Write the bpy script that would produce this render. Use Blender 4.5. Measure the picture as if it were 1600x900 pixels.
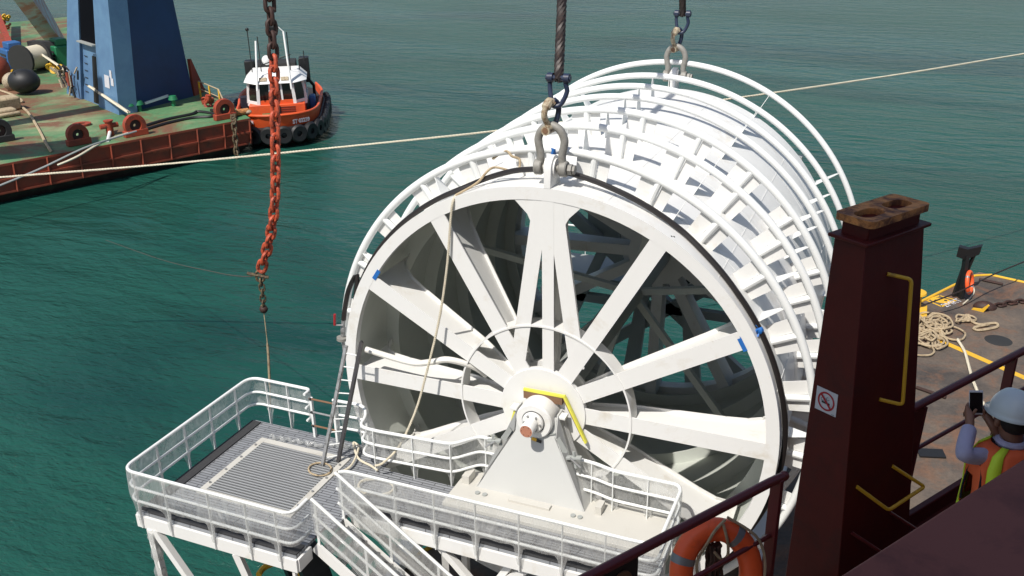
import bpy, math, random
import numpy as np
from mathutils import Vector, Matrix
random.seed(7)
S = bpy.context.scene
COL = S.collection
for o in list(bpy.data.objects): bpy.data.objects.remove(o)
rad = math.radians

# ------------------------------------------------------------------ camera
CX, CY, CZ, YAW, PIT, ROL, FPX = 5.75, -14.861, 9.39, -.405, .404, -.019, 1460.0
fw = Vector((math.sin(YAW)*math.cos(PIT), math.cos(YAW)*math.cos(PIT), -math.sin(PIT)))
r0 = Vector((math.cos(YAW), -math.sin(YAW), 0)); u0 = r0.cross(fw)
rt = math.cos(ROL)*r0 + math.sin(ROL)*u0
up = -math.sin(ROL)*r0 + math.cos(ROL)*u0
cam = bpy.data.objects.new('camera', bpy.data.cameras.new('camera')); COL.objects.link(cam)
cam.matrix_world = Matrix(((rt.x, up.x, -fw.x, CX), (rt.y, up.y, -fw.y, CY), (rt.z, up.z, -fw.z, CZ), (0, 0, 0, 1)))
cam.data.sensor_width = 36; cam.data.lens = FPX/1600*36
cam.data.clip_start = .1; cam.data.clip_end = 6000
S.camera = cam
def at(px, py, z=None, y=None, x=None, Z=None):
    """photo pixel -> point on a known plane"""
    d = fw + rt*((px-800)/FPX) + up*((450-py)/FPX)
    if z is not None: t = (z-CZ)/d.z
    elif y is not None: t = (y-CY)/d.y
    elif x is not None: t = (x-CX)/d.x
    else: t = Z
    return Vector((CX, CY, CZ)) + d*t

# ------------------------------------------------------------------ sky, sun, exposure
SUN_EL = rad(55); SUNV = Vector((-.20*math.cos(SUN_EL), -.98*math.cos(SUN_EL), math.sin(SUN_EL))).normalized()
w = bpy.data.worlds.new('World'); S.world = w; w.use_nodes = True
nt = w.node_tree; bg = nt.nodes['Background']
sky = nt.nodes.new('ShaderNodeTexSky'); sky.sky_type = 'NISHITA'; sky.sun_disc = False
sky.sun_elevation = SUN_EL; sky.sun_rotation = math.atan2(SUNV.x, SUNV.y)
sky.air_density = 1.0; sky.dust_density = 1.5
nt.links.new(sky.outputs[0], bg.inputs[0]); bg.inputs[1].default_value = .10
sun = bpy.data.objects.new('sun', bpy.data.lights.new('sun', 'SUN')); COL.objects.link(sun)
sun.data.energy = 4.8; sun.data.angle = rad(.55); sun.data.color = (1, .955, .89)
sun.rotation_euler = SUNV.to_track_quat('Z', 'Y').to_euler()
S.view_settings.view_transform = 'Standard'; S.view_settings.look = 'None'
S.view_settings.exposure = 0.04; S.view_settings.gamma = 1
S.render.engine = 'CYCLES'
S.cycles.transparent_max_bounces = 24

# ------------------------------------------------------------------ materials
def node(nt, t, **k):
    n = nt.nodes.new(t)
    for a, b in k.items(): setattr(n, a, b)
    return n
def coords(nt, scale=(1, 1, 1)):
    g = node(nt, 'ShaderNodeNewGeometry'); m = node(nt, 'ShaderNodeMapping')
    m.inputs['Scale'].default_value = scale
    nt.links.new(g.outputs['Position'], m.inputs['Vector']); return m.outputs[0]
def noise(nt, vec, scale, detail=4, rough=.6, dist=0):
    n = node(nt, 'ShaderNodeTexNoise'); n.inputs['Scale'].default_value = scale; n.inputs['Detail'].default_value = detail
    n.inputs['Roughness'].default_value = rough; n.inputs['Distortion'].default_value = dist
    nt.links.new(vec, n.inputs['Vector']); return n.outputs['Fac']
def ramp(nt, fac, stops):
    r = node(nt, 'ShaderNodeValToRGB'); e = r.color_ramp.elements
    while len(e) < len(stops): e.new(.5)
    for i, (p, c) in enumerate(stops):
        e[i].position = p; e[i].color = (*c, 1) if len(c) == 3 else c
    nt.links.new(fac, r.inputs[0]); return r.outputs[0]
def mix(nt, fac, a, b, mode='MIX'):
    m = node(nt, 'ShaderNodeMix', data_type='RGBA', blend_type=mode)
    for i, v in ((0, fac), (6, a), (7, b)):
        if isinstance(v, (int, float)): m.inputs[i].default_value = v
        elif isinstance(v, tuple): m.inputs[i].default_value = (*v, 1)
        else: nt.links.new(v, m.inputs[i])
    return m.outputs[2]
def mat(name, col, rough=.5, metal=0, wear=None, wcol=None, wscale=1.0, wrange=(.5, .65), vary=.12, bump=0, bscale=30, spec=.5, vscale=1.3):
    m = bpy.data.materials.new(name); m.use_nodes = True; nt = m.node_tree
    b = nt.nodes['Principled BSDF']; b.inputs['Roughness'].default_value = rough; b.inputs['Metallic'].default_value = metal
    b.inputs['Specular IOR Level'].default_value = spec
    K = .78 if max(col) < .7 and not any(q in name for q in ('maroon', 'skin', 'shirt', 'hat', 'sign', 'cap_steel', 'glass', 'rope', 'shackle')) else 1.0
    col = tuple(x*K for x in col); wcol = tuple(x*K for x in wcol) if wcol else None
    v = coords(nt)
    n1 = noise(nt, v, vscale, 5)
    c = mix(nt, n1, tuple(x*(1-vary) for x in col), tuple(min(1, x*(1+vary)) for x in col))
    if wcol:
        n2 = noise(nt, v, wscale, 7, .68, .4)
        f = ramp(nt, n2, [(wrange[0], (0, 0, 0)), (wrange[1], (1, 1, 1))])
        wc = wcol
        if wear:
            n3 = noise(nt, v, wscale*3.1, 4); wc = mix(nt, n3, wcol, wear)
        c = mix(nt, f, c, wc)
    nt.links.new(c, b.inputs['Base Color'])
    if bump:
        bp = node(nt, 'ShaderNodeBump'); bp.inputs['Strength'].default_value = bump; bp.inputs['Distance'].default_value = .01
        nt.links.new(noise(nt, v, bscale, 4), bp.inputs['Height']); nt.links.new(bp.outputs[0], b.inputs['Normal'])
    return m
M = {}
M['white'] = mat('white_paint', (.75, .745, .72), .42, wcol=(.60, .55, .46), wscale=1.3, wrange=(.56, .80), vary=.04, bump=.05, bscale=6)
M['standwhite'] = mat('stand_white_paint', (.66, .665, .64), .45, wcol=(.5, .48, .43), wscale=1.1, wrange=(.62, .85), vary=.04)
M['darksteel'] = mat('dark_ladder_steel', (.11, .105, .11), .4, .5)
M['darkrope'] = mat('dark_brown_rope', (.085, .055, .045), .85, vary=.3, vscale=12)
M['ring'] = mat('white_gloss_pipe', (.78, .79, .77), .33, wcol=(.6, .58, .53), wscale=2, wrange=(.62, .85), vary=.03)
M['cream'] = mat('cream_white_paint', (.68, .66, .60), .45, wcol=(.5, .45, .36), wscale=1.6, wrange=(.58, .85), vary=.05)
M['greypaint'] = mat('light_grey_paint', (.42, .44, .42), .5, vary=.1)
M['steel'] = mat('dull_galvanised_steel', (.50, .50, .50), .5, .6, wcol=(.2, .2, .19), wscale=8, vary=.1)
M['shackle'] = mat('grey_galvanised_shackle', (.27, .26, .235), .6, .15, wcol=(.18, .16, .13), wscale=9, wrange=(.5, .8), bump=.3, bscale=25)
M['blueshackle'] = mat('dark_blue_shackle_paint', (.018, .028, .06), .4, wcol=(.08, .06, .05), wscale=14, wrange=(.58, .7))
M['creamlink'] = mat('worn_cream_link', (.55, .47, .33), .6, wcol=(.14, .09, .05), wear=(.3, .18, .1), wscale=12, wrange=(.48, .6), bump=.3)
M['wire'] = mat('greasy_wire_rope', (.022, .015, .013), .5, .1, wcol=(.05, .03, .022), wscale=14)
M['rubber'] = mat('black_rubber', (.016, .016, .017), .55, bump=.3, bscale=12)
M['hose'] = mat('black_hose', (.022, .018, .017), .38)
M['bluetape'] = mat('blue_tape', (.02, .17, .55), .5)
M['red'] = mat('red_plastic', (.42, .02, .025), .4)
M['orangechain'] = mat('orange_red_primer_chain', (.62, .10, .04), .6, wcol=(.12, .03, .018), wscale=9, wrange=(.48, .62), vary=.2)
M['darkchain'] = mat('dark_rusty_chain', (.05, .022, .016), .65, wcol=(.13, .04, .02), wscale=9, wrange=(.55, .7))
M['smallchain'] = mat('weathered_yellow_chain', (.2, .15, .07), .6, wcol=(.07, .045, .03), wscale=15, wrange=(.42, .55))
M['rope'] = mat('cream_rope', (.62, .56, .43), .8, vary=.15, vscale=9, bump=.6, bscale=40)
M['tanrope'] = mat('tan_mooring_rope', (.42, .33, .21), .85, wcol=(.22, .16, .1), wscale=6, vary=.2)
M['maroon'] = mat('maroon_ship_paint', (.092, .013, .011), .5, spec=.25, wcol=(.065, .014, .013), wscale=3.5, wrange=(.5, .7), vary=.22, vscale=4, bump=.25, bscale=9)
M['maroontop'] = mat('pale_maroon_top_paint', (.25, .078, .058), .6, spec=.25, wcol=(.12, .035, .03), wscale=2.2, wrange=(.5, .75), vary=.12)  # paler maroon for the housing top
M['liner'] = mat('grey_green_primer', (.66, .69, .63), .6, vary=.12)
M['maroonrail'] = mat('maroon_rail_paint', (.14, .024, .026), .38, wcol=(.09, .03, .025), wscale=4, wrange=(.55, .8), vary=.15)
M['rustcap'] = mat('rusty_cap_steel', (.62, .26, .08), .75, wcol=(.07, .03, .022), wear=(.25, .09, .035), wscale=10, wrange=(.42, .6), bump=.5, bscale=40)
M['black'] = mat('black_paint', (.012, .012, .013), .5)
M['yellow'] = mat('yellow_paint', (.72, .42, .03), .5, wcol=(.35, .2, .05), wscale=5, wrange=(.58, .75))
M['yellowgreen'] = mat('yellow_protective_strip', (.72, .68, .08), .5)
M['wood'] = mat('brown_timber', (.24, .13, .07), .7, vary=.25, vscale=10)
M['copper'] = mat('pink_primer_shaft_end', (.62, .27, .17), .5, .1, wcol=(.5, .2, .12), wscale=20, vary=.1)
M['buoy'] = mat('orange_lifebuoy', (.9, .12, .03), .45, wcol=(.5, .07, .03), wscale=5, wrange=(.55, .8))
M['silver'] = mat('grey_reflective_tape', (.30, .31, .32), .4, .2)
M['hullred'] = mat('red_barge_hull', (.34, .062, .028), .7, wcol=(.12, .04, .025), wear=(.22, .06, .03), wscale=.8, wrange=(.45, .7), vary=.25, bump=.3, bscale=4)
M['boot'] = mat('fouled_waterline', (.035, .018, .014), .8, wcol=(.06, .05, .035), wscale=1.4)
M['redkit'] = mat('orange_red_deck_fitting', (.42, .065, .028), .55, wcol=(.16, .05, .03), wscale=3, wrange=(.5, .65))
M['darkmat'] = mat('dark_deck_edge_matting', (.045, .045, .047), .8, vary=.35, vscale=14, bump=.6, bscale=22)
M['gratebar'] = mat('light_grating_bar', (.52, .53, .53), .5, .3, vary=.06)
M['recessshade'] = mat('recess_shade_black', (.004, .005, .008), .9, spec=.05)  # near-black colour stands in for the shade inside the tower recess
M['bluelit'] = mat('sunlit_blue_crane_paint', (.16, .31, .50), .5, wcol=(.10, .2, .38), wscale=.25, wrange=(.4, .7), vary=.12, vscale=.5)  # tower blue with the sunlit tone put into the colour
M['bluedark'] = mat('shaded_blue_crane_paint', (.014, .062, .19), .5, wcol=(.010, .045, .13), wscale=.3, wrange=(.4, .7), vary=.15, vscale=.4)  # same tower blue, darkened for the face turned from the sun
M['jib'] = mat('pale_blue_rusty_jib', (.52, .64, .69), .55, wcol=(.45, .17, .13), wear=(.5, .3, .26), wscale=.45, wrange=(.44, .58), vary=.1)
M['bluemach'] = mat('blue_machine_paint', (.03, .13, .36), .45)
M['greenmach'] = mat('green_machine_paint', (.02, .22, .09), .45)
M['tugorange'] = mat('orange_tug_hull', (.75, .105, .025), .45, wcol=(.5, .07, .03), wscale=.8, wrange=(.5, .75))
M['tugred'] = mat('dark_red_tug_bottom', (.17, .03, .022), .6, wcol=(.07, .02, .02), wscale=1)
M['glass'] = mat('dark_window_glass', (.02, .014, .012), .08, spec=.8)
M['tugwhite'] = mat('white_tug_paint', (.78, .78, .76), .4, wcol=(.5, .38, .3), wscale=1.8, wrange=(.6, .8))
M['navy'] = mat('navy_cloth', (.012, .014, .03), .8)
M['skin'] = mat('brown_skin', (.28, .135, .085), .5, vary=.08)
M['shirt'] = mat('lavender_shirt', (.47, .46, .64), .85, vary=.15, vscale=14, bump=.8, bscale=16)
M['vest'] = mat('orange_vest', (1.0, .17, .055), .7, vary=.08, vscale=30)
M['lime'] = mat('lime_stripe', (.72, 1.0, .05), .6, vary=.05, vscale=40)
M['hat'] = mat('pale_grey_hard_hat', (.66, .72, .74), .3, vary=.05)
M['phone'] = mat('black_phone_glass', (.008, .008, .009), .12)
M['signwhite'] = mat('white_sign_plate', (.62, .62, .66), .5, vary=.03)
M['signred'] = mat('red_sign_print', (.42, .015, .03), .5)
M['signblack'] = mat('black_sign_print', (.015, .015, .015), .5)
M['grating'] = mat('dark_grating_steel', (.17, .18, .185), .5, .4)
M['hair'] = mat('black_hair', (.012, .010, .009), .7)
M['dark'] = mat('dark_void_steel', (.03, .03, .03), .8)
M['pipewhite'] = mat('cream_pipe', (.74, .72, .66), .4)
M['housewhite'] = mat('shade_block_paint', (.5, .48, .45), .5)

def deck_mat(name, stops, scale, rust, rr, sc2, detail=.35):
    m = bpy.data.materials.new(name); m.use_nodes = True; nt = m.node_tree; b = nt.nodes['Principled BSDF']
    v = coords(nt); b.inputs['Roughness'].default_value = .7
    c = ramp(nt, noise(nt, v, scale, 7, .65, .3), [(p_, tuple(x*.95 for x in c_)) for p_, c_ in stops]); rust = tuple(x*.95 for x in rust)
    f = ramp(nt, noise(nt, v, sc2, 8, .7, .8), [(rr[0], (0, 0, 0)), (rr[1], (1, 1, 1))])
    c = mix(nt, f, c, rust)
    c = mix(nt, detail, c, ramp(nt, noise(nt, v, sc2*14, 3, .8), [(.3, (.35, .35, .35)), (.7, (1, 1, 1))]), 'MULTIPLY')
    nt.links.new(c, b.inputs['Base Color'])
    bp = node(nt, 'ShaderNodeBump'); bp.inputs['Strength'].default_value = .4; bp.inputs['Distance'].default_value = .02
    nt.links.new(noise(nt, v, 5, 5), bp.inputs['Height']); nt.links.new(bp.outputs[0], b.inputs['Normal'])
    return m
M['greendeck'] = deck_mat('worn_green_deck', [(.32, (.045, .17, .075)), (.5, (.11, .25, .11)), (.64, (.26, .31, .16))], .2, (.20, .095, .05), (.46, .60), .16)
M['rustdeck'] = deck_mat('rusty_brown_deck', [(.3, (.055, .047, .042)), (.5, (.13, .105, .085)), (.7, (.20, .15, .11))], .5, (.24, .115, .06), (.5, .72), .7, .5)

def plank_mat():
    m = bpy.data.materials.new('grey_deck_plank_grating'); m.use_nodes = True; nt = m.node_tree; b = nt.nodes['Principled BSDF']
    v = coords(nt); br = node(nt, 'ShaderNodeTexBrick')
    br.inputs['Color1'].default_value = (.21, .22, .235, 1); br.inputs['Color2'].default_value = (.26, .27, .285, 1)
    br.inputs['Mortar'].default_value = (.05, .05, .055, 1); br.inputs['Scale'].default_value = 1
    br.inputs['Brick Width'].default_value = .5; br.inputs['Row Height'].default_value = .075; br.inputs['Mortar Size'].default_value = .008
    nt.links.new(v, br.inputs['Vector']); nt.links.new(br.outputs['Color'], b.inputs['Base Color'])
    b.inputs['Roughness'].default_value = .6
    bp = node(nt, 'ShaderNodeBump'); bp.inputs['Distance'].default_value = .01; nt.links.new(br.outputs['Fac'], bp.inputs['Height']); bp.invert = True
    nt.links.new(bp.outputs[0], b.inputs['Normal']); return m
M['plank'] = plank_mat()
def film_mat():
    m = bpy.data.materials.new('clear_plastic_film'); m.use_nodes = True; nt = m.node_tree
    nt.nodes.remove(nt.nodes['Principled BSDF']); out = nt.nodes['Material Output']
    tr = node(nt, 'ShaderNodeBsdfTransparent'); tr.inputs[0].default_value = (.95, .96, .96, 1)
    df = node(nt, 'ShaderNodeBsdfDiffuse'); df.inputs[0].default_value = (.80, .80, .78, 1)
    tl = node(nt, 'ShaderNodeBsdfTranslucent'); tl.inputs[0].default_value = (.7, .7, .69, 1)
    gl = node(nt, 'ShaderNodeBsdfGlossy'); gl.inputs['Roughness'].default_value = .18
    v = coords(nt, (1, 1, .35)); n = noise(nt, v, 5.5, 6, .6, 1.2)
    bp = node(nt, 'ShaderNodeBump'); bp.inputs['Strength'].default_value = .9; bp.inputs['Distance'].default_value = .05
    nt.links.new(n, bp.inputs['Height'])
    for s in (df, gl, tl): nt.links.new(bp.outputs[0], s.inputs['Normal'])
    a1 = node(nt, 'ShaderNodeMixShader'); a1.inputs[0].default_value = .45
    nt.links.new(df.outputs[0], a1.inputs[1]); nt.links.new(tl.outputs[0], a1.inputs[2])
    f = ramp(nt, noise(nt, v, 3.0, 6, .7, 1.5), [(.36, (.24, .24, .24)), (.58, (.42, .42, .42)), (.72, (.80, .80, .80))])
    a2 = node(nt, 'ShaderNodeMixShader'); nt.links.new(f, a2.inputs[0])
    nt.links.new(tr.outputs[0], a2.inputs[1]); nt.links.new(a1.outputs[0], a2.inputs[2])
    a3 = node(nt, 'ShaderNodeMixShader'); a3.inputs[0].default_value = .10
    nt.links.new(a2.outputs[0], a3.inputs[1]); nt.links.new(gl.outputs[0], a3.inputs[2])
    nt.links.new(a3.outputs[0], out.inputs[0]); return m
M['film'] = film_mat()
def water_mat():
    m = bpy.data.materials.new('green_sea_water'); m.use_nodes = True; nt = m.node_tree; b = nt.nodes['Principled BSDF']
    b.inputs['IOR'].default_value = 1.33; b.inputs['Roughness'].default_value = .10
    v = coords(nt, (1, 1, 1)); vs = coords(nt, (.55, 1.25, 1))
    big = noise(nt, vs, .035, 3, .5, .6)
    c = ramp(nt, noise(nt, v, .02, 4, .55, .4), [(.35, (.0095, .062, .046)), (.65, (.0135, .078, .058))])
    wp = ramp(nt, noise(nt, coords(nt, (.45, 1.6, 1)), .03, 4, .6, .8), [(.34, (.62, .66, .72)), (.48, (1, 1, 1))])
    c = mix(nt, 1.0, c, wp, 'MULTIPLY')
    nt.links.new(c, b.inputs['Base Color'])
    patch = ramp(nt, big, [(.40, (.35, .35, .35)), (.60, (1, 1, 1))])
    def mul(a, k):
        x = node(nt, 'ShaderNodeMath', operation='MULTIPLY'); nt.links.new(a, x.inputs[0])
        if isinstance(k, float): x.inputs[1].default_value = k
        else: nt.links.new(k, x.inputs[1])
        return x.outputs[0]
    def add(a, b_):
        x = node(nt, 'ShaderNodeMath', operation='ADD'); nt.links.new(a, x.inputs[0]); nt.links.new(b_, x.inputs[1]); return x.outputs[0]
    rot = node(nt, 'ShaderNodeMapping'); rot.inputs['Rotation'].default_value = (0, 0, .5); rot.inputs['Scale'].default_value = (.6, 1.5, 1)
    g = node(nt, 'ShaderNodeNewGeometry'); nt.links.new(g.outputs['Position'], rot.inputs['Vector'])
    h = add(add(mul(noise(nt, rot.outputs[0], .28, 3, .5, .5), .36), mul(noise(nt, vs, .9, 4, .55, .4), .17)), mul(mul(noise(nt, rot.outputs[0], 2.6, 5, .6, .3), patch), .13))
    bp = node(nt, 'ShaderNodeBump'); bp.inputs['Strength'].default_value = 1.0; bp.inputs['Distance'].default_value = 1.0
    nt.links.new(h, bp.inputs['Height']); nt.links.new(bp.outputs[0], b.inputs['Normal'])
    return m
M['water'] = water_mat()

# ------------------------------------------------------------------ mesh helpers
def V(*a): return Vector(a)
class MB:
    def __init__(s): s.v = []; s.f = []
    def add(s, vs, fs):
        n = len(s.v); s.v += [Vector(p) for p in vs]; s.f += [tuple(i+n for i in f) for f in fs]; return s
    def obox(s, c, ex, ey, ez):
        c = Vector(c); P = [c + ex*i + ey*j + ez*k for k in (-1, 1) for j in (-1, 1) for i in (-1, 1)]
        return s.add(P, [(0, 2, 3, 1), (4, 5, 7, 6), (0, 1, 5, 4), (2, 6, 7, 3), (0, 4, 6, 2), (1, 3, 7, 5)])
    def box(s, a, b):
        a, b = Vector(a), Vector(b); c = (a+b)/2; h = (b-a)/2
        return s.obox(c, V(abs(h.x), 0, 0), V(0, abs(h.y), 0), V(0, 0, abs(h.z)))
    def beam(s, a, b, w, h, upv=(0, 0, 1), ext=0):
        a, b = Vector(a), Vector(b); d = (b-a).normalized(); a = a-d*ext; b = b+d*ext
        side = d.cross(Vector(upv))
        if side.length < 1e-4: side = d.cross(V(1, 0, 0))
        side.normalize(); u = side.cross(d).normalized()
        return s.obox((a+b)/2, d*((b-a).length/2), side*(w/2), u*(h/2))
    def tube(s, pts, r, n=8, closed=False, caps=True):
        pts = [Vector(p) for p in pts]; L = len(pts); rs = r if isinstance(r, (list, tuple)) else [r]*L
        rings = []; prev = None
        for i, p in enumerate(pts):
            if closed: t = pts[(i+1) % L]-pts[i-1]
            else: t = pts[min(i+1, L-1)]-pts[max(i-1, 0)]
            t.normalize()
            if prev is None:
                prev = t.cross(V(0, 0, 1)); 
                if prev.length < .05: prev = t.cross(V(1, 0, 0))
            prev = (prev - t*prev.dot(t)).normalized(); q = t.cross(prev)
            rings.append([p + (prev*math.cos(2*math.pi*k/n)+q*math.sin(2*math.pi*k/n))*rs[i] for k in range(n)])
        vs = [x for R in rings for x in R]; fs = []
        for i in range(L if closed else L-1):
            for k in range(n):
                j = (i+1) % L; fs.append((i*n+k, i*n+(k+1) % n, j*n+(k+1) % n, j*n+k))
        if caps and not closed: fs += [tuple(reversed(range(n))), tuple((L-1)*n+k for k in range(n))]
        return s.add(vs, fs)
    def lathe(s, prof, o, ax, n=32, a0=0, a1=2*math.pi, ref=None, closed_prof=False):
        """prof: (r, h) points; h runs along ax"""
        o = Vector(o); ax = Vector(ax).normalized()
        e1 = Vector(ref) if ref is not None else (ax.cross(V(0, 0, 1)) if abs(ax.z) < .9 else V(1, 0, 0))
        e1 = (e1-ax*e1.dot(ax)).normalized(); e2 = ax.cross(e1)
        full = abs(a1-a0-2*math.pi) < 1e-6; N = n if full else n+1; P = len(prof)
        vs = []
        for i in range(N):
            a = a0+(a1-a0)*i/n
            for (r, h) in prof: vs.append(o+ax*h+(e1*math.cos(a)+e2*math.sin(a))*r)
        fs = []
        for i in range(n):
            j = (i+1) % N
            for k in range(P if closed_prof else P-1):
                l = (k+1) % P; fs.append((i*P+k, i*P+l, j*P+l, j*P+k))
        if not full and closed_prof: fs += [tuple(range(P)), tuple(reversed([n*P+k for k in range(P)]))]
        return s.add(vs, fs)
    def prism(s, poly, o, ex, ey, ez):
        """polygon in ex,ey at o, extruded by the vector ez"""
        o, ex, ey, ez = Vector(o), Vector(ex), Vector(ey), Vector(ez); n = len(poly)
        a = [o+ex*p[0]+ey*p[1] for p in poly]; b = [p+ez for p in a]
        return s.add(a+b, [tuple(reversed(range(n))), tuple(range(n, 2*n))]+[(i, (i+1) % n, n+(i+1) % n, n+i) for i in range(n)])
    def sphere(s, c, r, n=12, m=8, sq=(1, 1, 1)):
        c = Vector(c); vs = []; fs = []
        for j in range(m+1):
            t = math.pi*j/m
            for i in range(n):
                a = 2*math.pi*i/n; vs.append(c+V(r*sq[0]*math.sin(t)*math.cos(a), r*sq[1]*math.sin(t)*math.sin(a), r*sq[2]*math.cos(t)))
        for j in range(m):
            for i in range(n): fs.append((j*n+i, (j+1)*n+i, (j+1)*n+(i+1) % n, j*n+(i+1) % n))
        return s.add(vs, fs)
    def build(s, name, m, parent=None, bev=0, ang=35, label=None):
        org = Vector(parent['_o']) if parent is not None and '_o' in parent else V(0, 0, 0)
        me = bpy.data.meshes.new(name); me.from_pydata([p-org for p in s.v], [], s.f); me.validate()
        me.materials.append(M[m] if isinstance(m, str) else m)
        me.shade_smooth(); me.set_sharp_from_angle(angle=rad(ang))
        o = bpy.data.objects.new(name, me); COL.objects.link(o)
        if parent is not None:
            o.parent = parent; o['_o'] = list(org)
        if bev:
            b = o.modifiers.new('bevel', 'BEVEL'); b.width = bev; b.segments = 2; b.limit_method = 'ANGLE'; b.angle_limit = rad(40)
        if label: o['label'] = label
        return o
def thing(name, label, cat, loc=(0, 0, 0), group=None):
    o = bpy.data.objects.new(name, None); COL.objects.link(o); o.location = loc; o['_o'] = list(loc)
    o['label'] = label; o['category'] = cat
    if group: o['group'] = group
    o.empty_display_size = .1
    return o
def tag(o, label, cat, group=None):
    o['label'] = label; o['category'] = cat
    if group: o['group'] = group
    return o
def struct(o): o['kind'] = 'structure'; return o
def smooth_path(pts, n=6, closed=False):
    """Catmull-Rom through the points"""
    P = [Vector(p) for p in pts]; out = []; L = len(P)
    for i in range(L if closed else L-1):
        a = P[(i-1) % L] if closed or i > 0 else P[0]; b = P[i]; c = P[(i+1) % L]; d = P[(i+2) % L] if closed or i+2 < L else P[-1]
        for k in range(n):
            t = k/n; out.append(.5*((2*b)+(c-a)*t+(2*a-5*b+4*c-d)*t*t+(3*b-a-3*c+d)*t**3))
    if not closed: out.append(P[-1])
    return out
def round_path(pts, r=.2, n=5):
    """polyline with filleted corners"""
    P = [Vector(p) for p in pts]; out = [P[0]]
    for i in range(1, len(P)-1):
        a, b, c = P[i-1], P[i], P[i+1]; rr = min(r, (b-a).length*.49, (c-b).length*.49)
        s, e = b+(a-b).normalized()*rr, b+(c-b).normalized()*rr
        for k in range(n+1):
            t = k/n; out.append(s*(1-t)**2+b*2*t*(1-t)+e*t*t)
    out.append(P[-1]); return out
def resample(pts, step):
    out = [pts[0]]; acc = 0
    for a, b in zip(pts, pts[1:]):
        d = (b-a).length
        while acc+d >= step:
            t = (step-acc)/d; a = a.lerp(b, t); out.append(a.copy()); d = (b-a).length; acc = 0
        acc += d
    out.append(pts[-1]); return out
def twisted(pts, r, strands=3, pitch=.3, n=5, step=None):
    """laid rope: helical strands round a path"""
    pts = resample(pts, step or pitch/6); mb = MB(); up0 = V(0, 0, 1)
    fr = []; prev = None
    for i, p in enumerate(pts):
        t = (pts[min(i+1, len(pts)-1)]-pts[max(i-1, 0)]).normalized()
        if prev is None: prev = t.cross(up0) if t.cross(up0).length > .05 else t.cross(V(1, 0, 0))
        prev = (prev-t*prev.dot(t)).normalized(); fr.append((prev.copy(), t.cross(prev)))
    for s in range(strands):
        L = 0; q = []
        for i, p in enumerate(pts):
            if i: L += (pts[i]-pts[i-1]).length
            a = 2*math.pi*(L/pitch+s/strands); q.append(p+(fr[i][0]*math.cos(a)+fr[i][1]*math.sin(a))*r*.5)
        mb.tube(q, r*.56, n)
    return mb

# ------------------------------------------------------------------ sea
mb = MB()
mb.add([(-3000, -400, -11), (3000, -400, -11), (3000, 5000, -11), (-3000, 5000, -11)], [(0, 1, 2, 3)])
struct(mb.build('sea', 'water'))

# ==================================================================== THE REEL
R = 4.5; RI = 4.264; LEN = 9.4
reel = thing('cable_reel', 'huge white steel spoked reel drum hanging from two lifting shackles', 'reel', (0, 4.7, -4.5))
Y = V(0, 1, 0)
def annulus(ri, ro, y0, y1, n=128): return MB().lathe([(ri, y0), (ro, y0), (ro, y1), (ri, y1)], (0, 0, 0), Y, n, closed_prof=True)
annulus(RI, R, 0, .16).build('rim', 'white', reel)
YJ = [.15, .95, 2.1, 3.3, 4.5, 5.6, 6.9, 8.2, LEN-.02]
for ya, yb_ in zip(YJ, YJ[1:]): annulus(4.462, 4.497, ya, yb_, 180).build('shell_plate', 'white', reel)
annulus(4.43, 4.46, .18, LEN-.3).build('drum_liner', 'liner', reel)
for yy in (.95, 2.1, 3.3, 4.5, 5.6, 6.9, 8.2):              # weld joints standing a few mm proud
    annulus(4.49, 4.501, yy, yy+.012).build('shell_joint', 'white', reel)
for k in range(12):
    a = rad(15+30*k); c, s_ = math.cos(a), math.sin(a)
    MB().beam(V(c*4.497, .16, s_*4.497), V(c*4.497, LEN-.05, s_*4.497), .018, .012, (c, 0, s_)).build('shell_seam', 'white', reel)
def rad_frame(a): return V(math.cos(a), 0, math.sin(a)), V(-math.sin(a), 0, math.cos(a))
prof = [(.80, 0), (4.28, 0), (4.28, 1.55), (4.2, 1.28), (4.05, 1.06), (3.8, .92), (3.4, .84), (1.77, .66), (.80, .42)]
for k in range(12):
    a = rad(30*k); er, et = rad_frame(a); wd = .34
    if k == 3: wd = .23
    off = et*(-wd/2) + (V(.1, 0, 0) if k == 3 else V(0, 0, 0))
    ms = MB().prism([(.80, .004), (4.28, .004), (4.28, .034), (.80, .034)], off, er, Y, et*wd)
    ms.prism([(p[0], p[1]+.032 if p[1] == 0 else p[1]) for p in prof], off+et*(wd/2-.02), er, Y, et*.04)
    bk = [(p[0], p[1]) for p in prof[2:]]
    for p0, p1 in zip(bk, bk[1:]): ms.beam(er*p0[0]+Y*p0[1]+off+et*wd/2, er*p1[0]+Y*p1[1]+off+et*wd/2, .16, .025, tuple(Y), ext=.005)
    ms.build('spoke', 'white', reel)
for sx in (-1, 1):                                          # the two braces that meet under the lifting eye
    a0 = V(.08+sx*.60, 0, 1.0); a1 = V(.10+sx*.13, 0, 4.25); d = (a1-a0); L = d.length; d.normalize()
    side = d.cross(Y).normalized()
    mbr = MB().prism([(0, .008), (L, .008), (L, .036), (0, .036)], a0-side*.15, d, Y, side*.30)
    mbr.prism([(0, .036), (L, .036), (L, .45), (0, .36)], a0-side*.02, d, Y, side*.04)
    mbr.build('brace', 'white', reel)
g = MB().prism([(-.62, 4.3), (.82, 4.3), (.50, 3.98), (.36, 3.72), (-.18, 3.72), (-.30, 3.98)], (0, .012, 0), (1, 0, 0), (0, 0, 1), (0, .03, 0))
g.build('gusset_plate', 'white', reel)
for a, ri, wdt in ((rad(58), 1.9, .0),):
    pass
MB().lathe([(0, -.03), (.874, -.03), (.874, .10), (0, .10)], (0, 0, 0), Y, 64).build('hub_disc', 'white', reel, bev=.004)
annulus(.70, .86, .36, .46, 64).build('hub_disc', 'white', reel)
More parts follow.
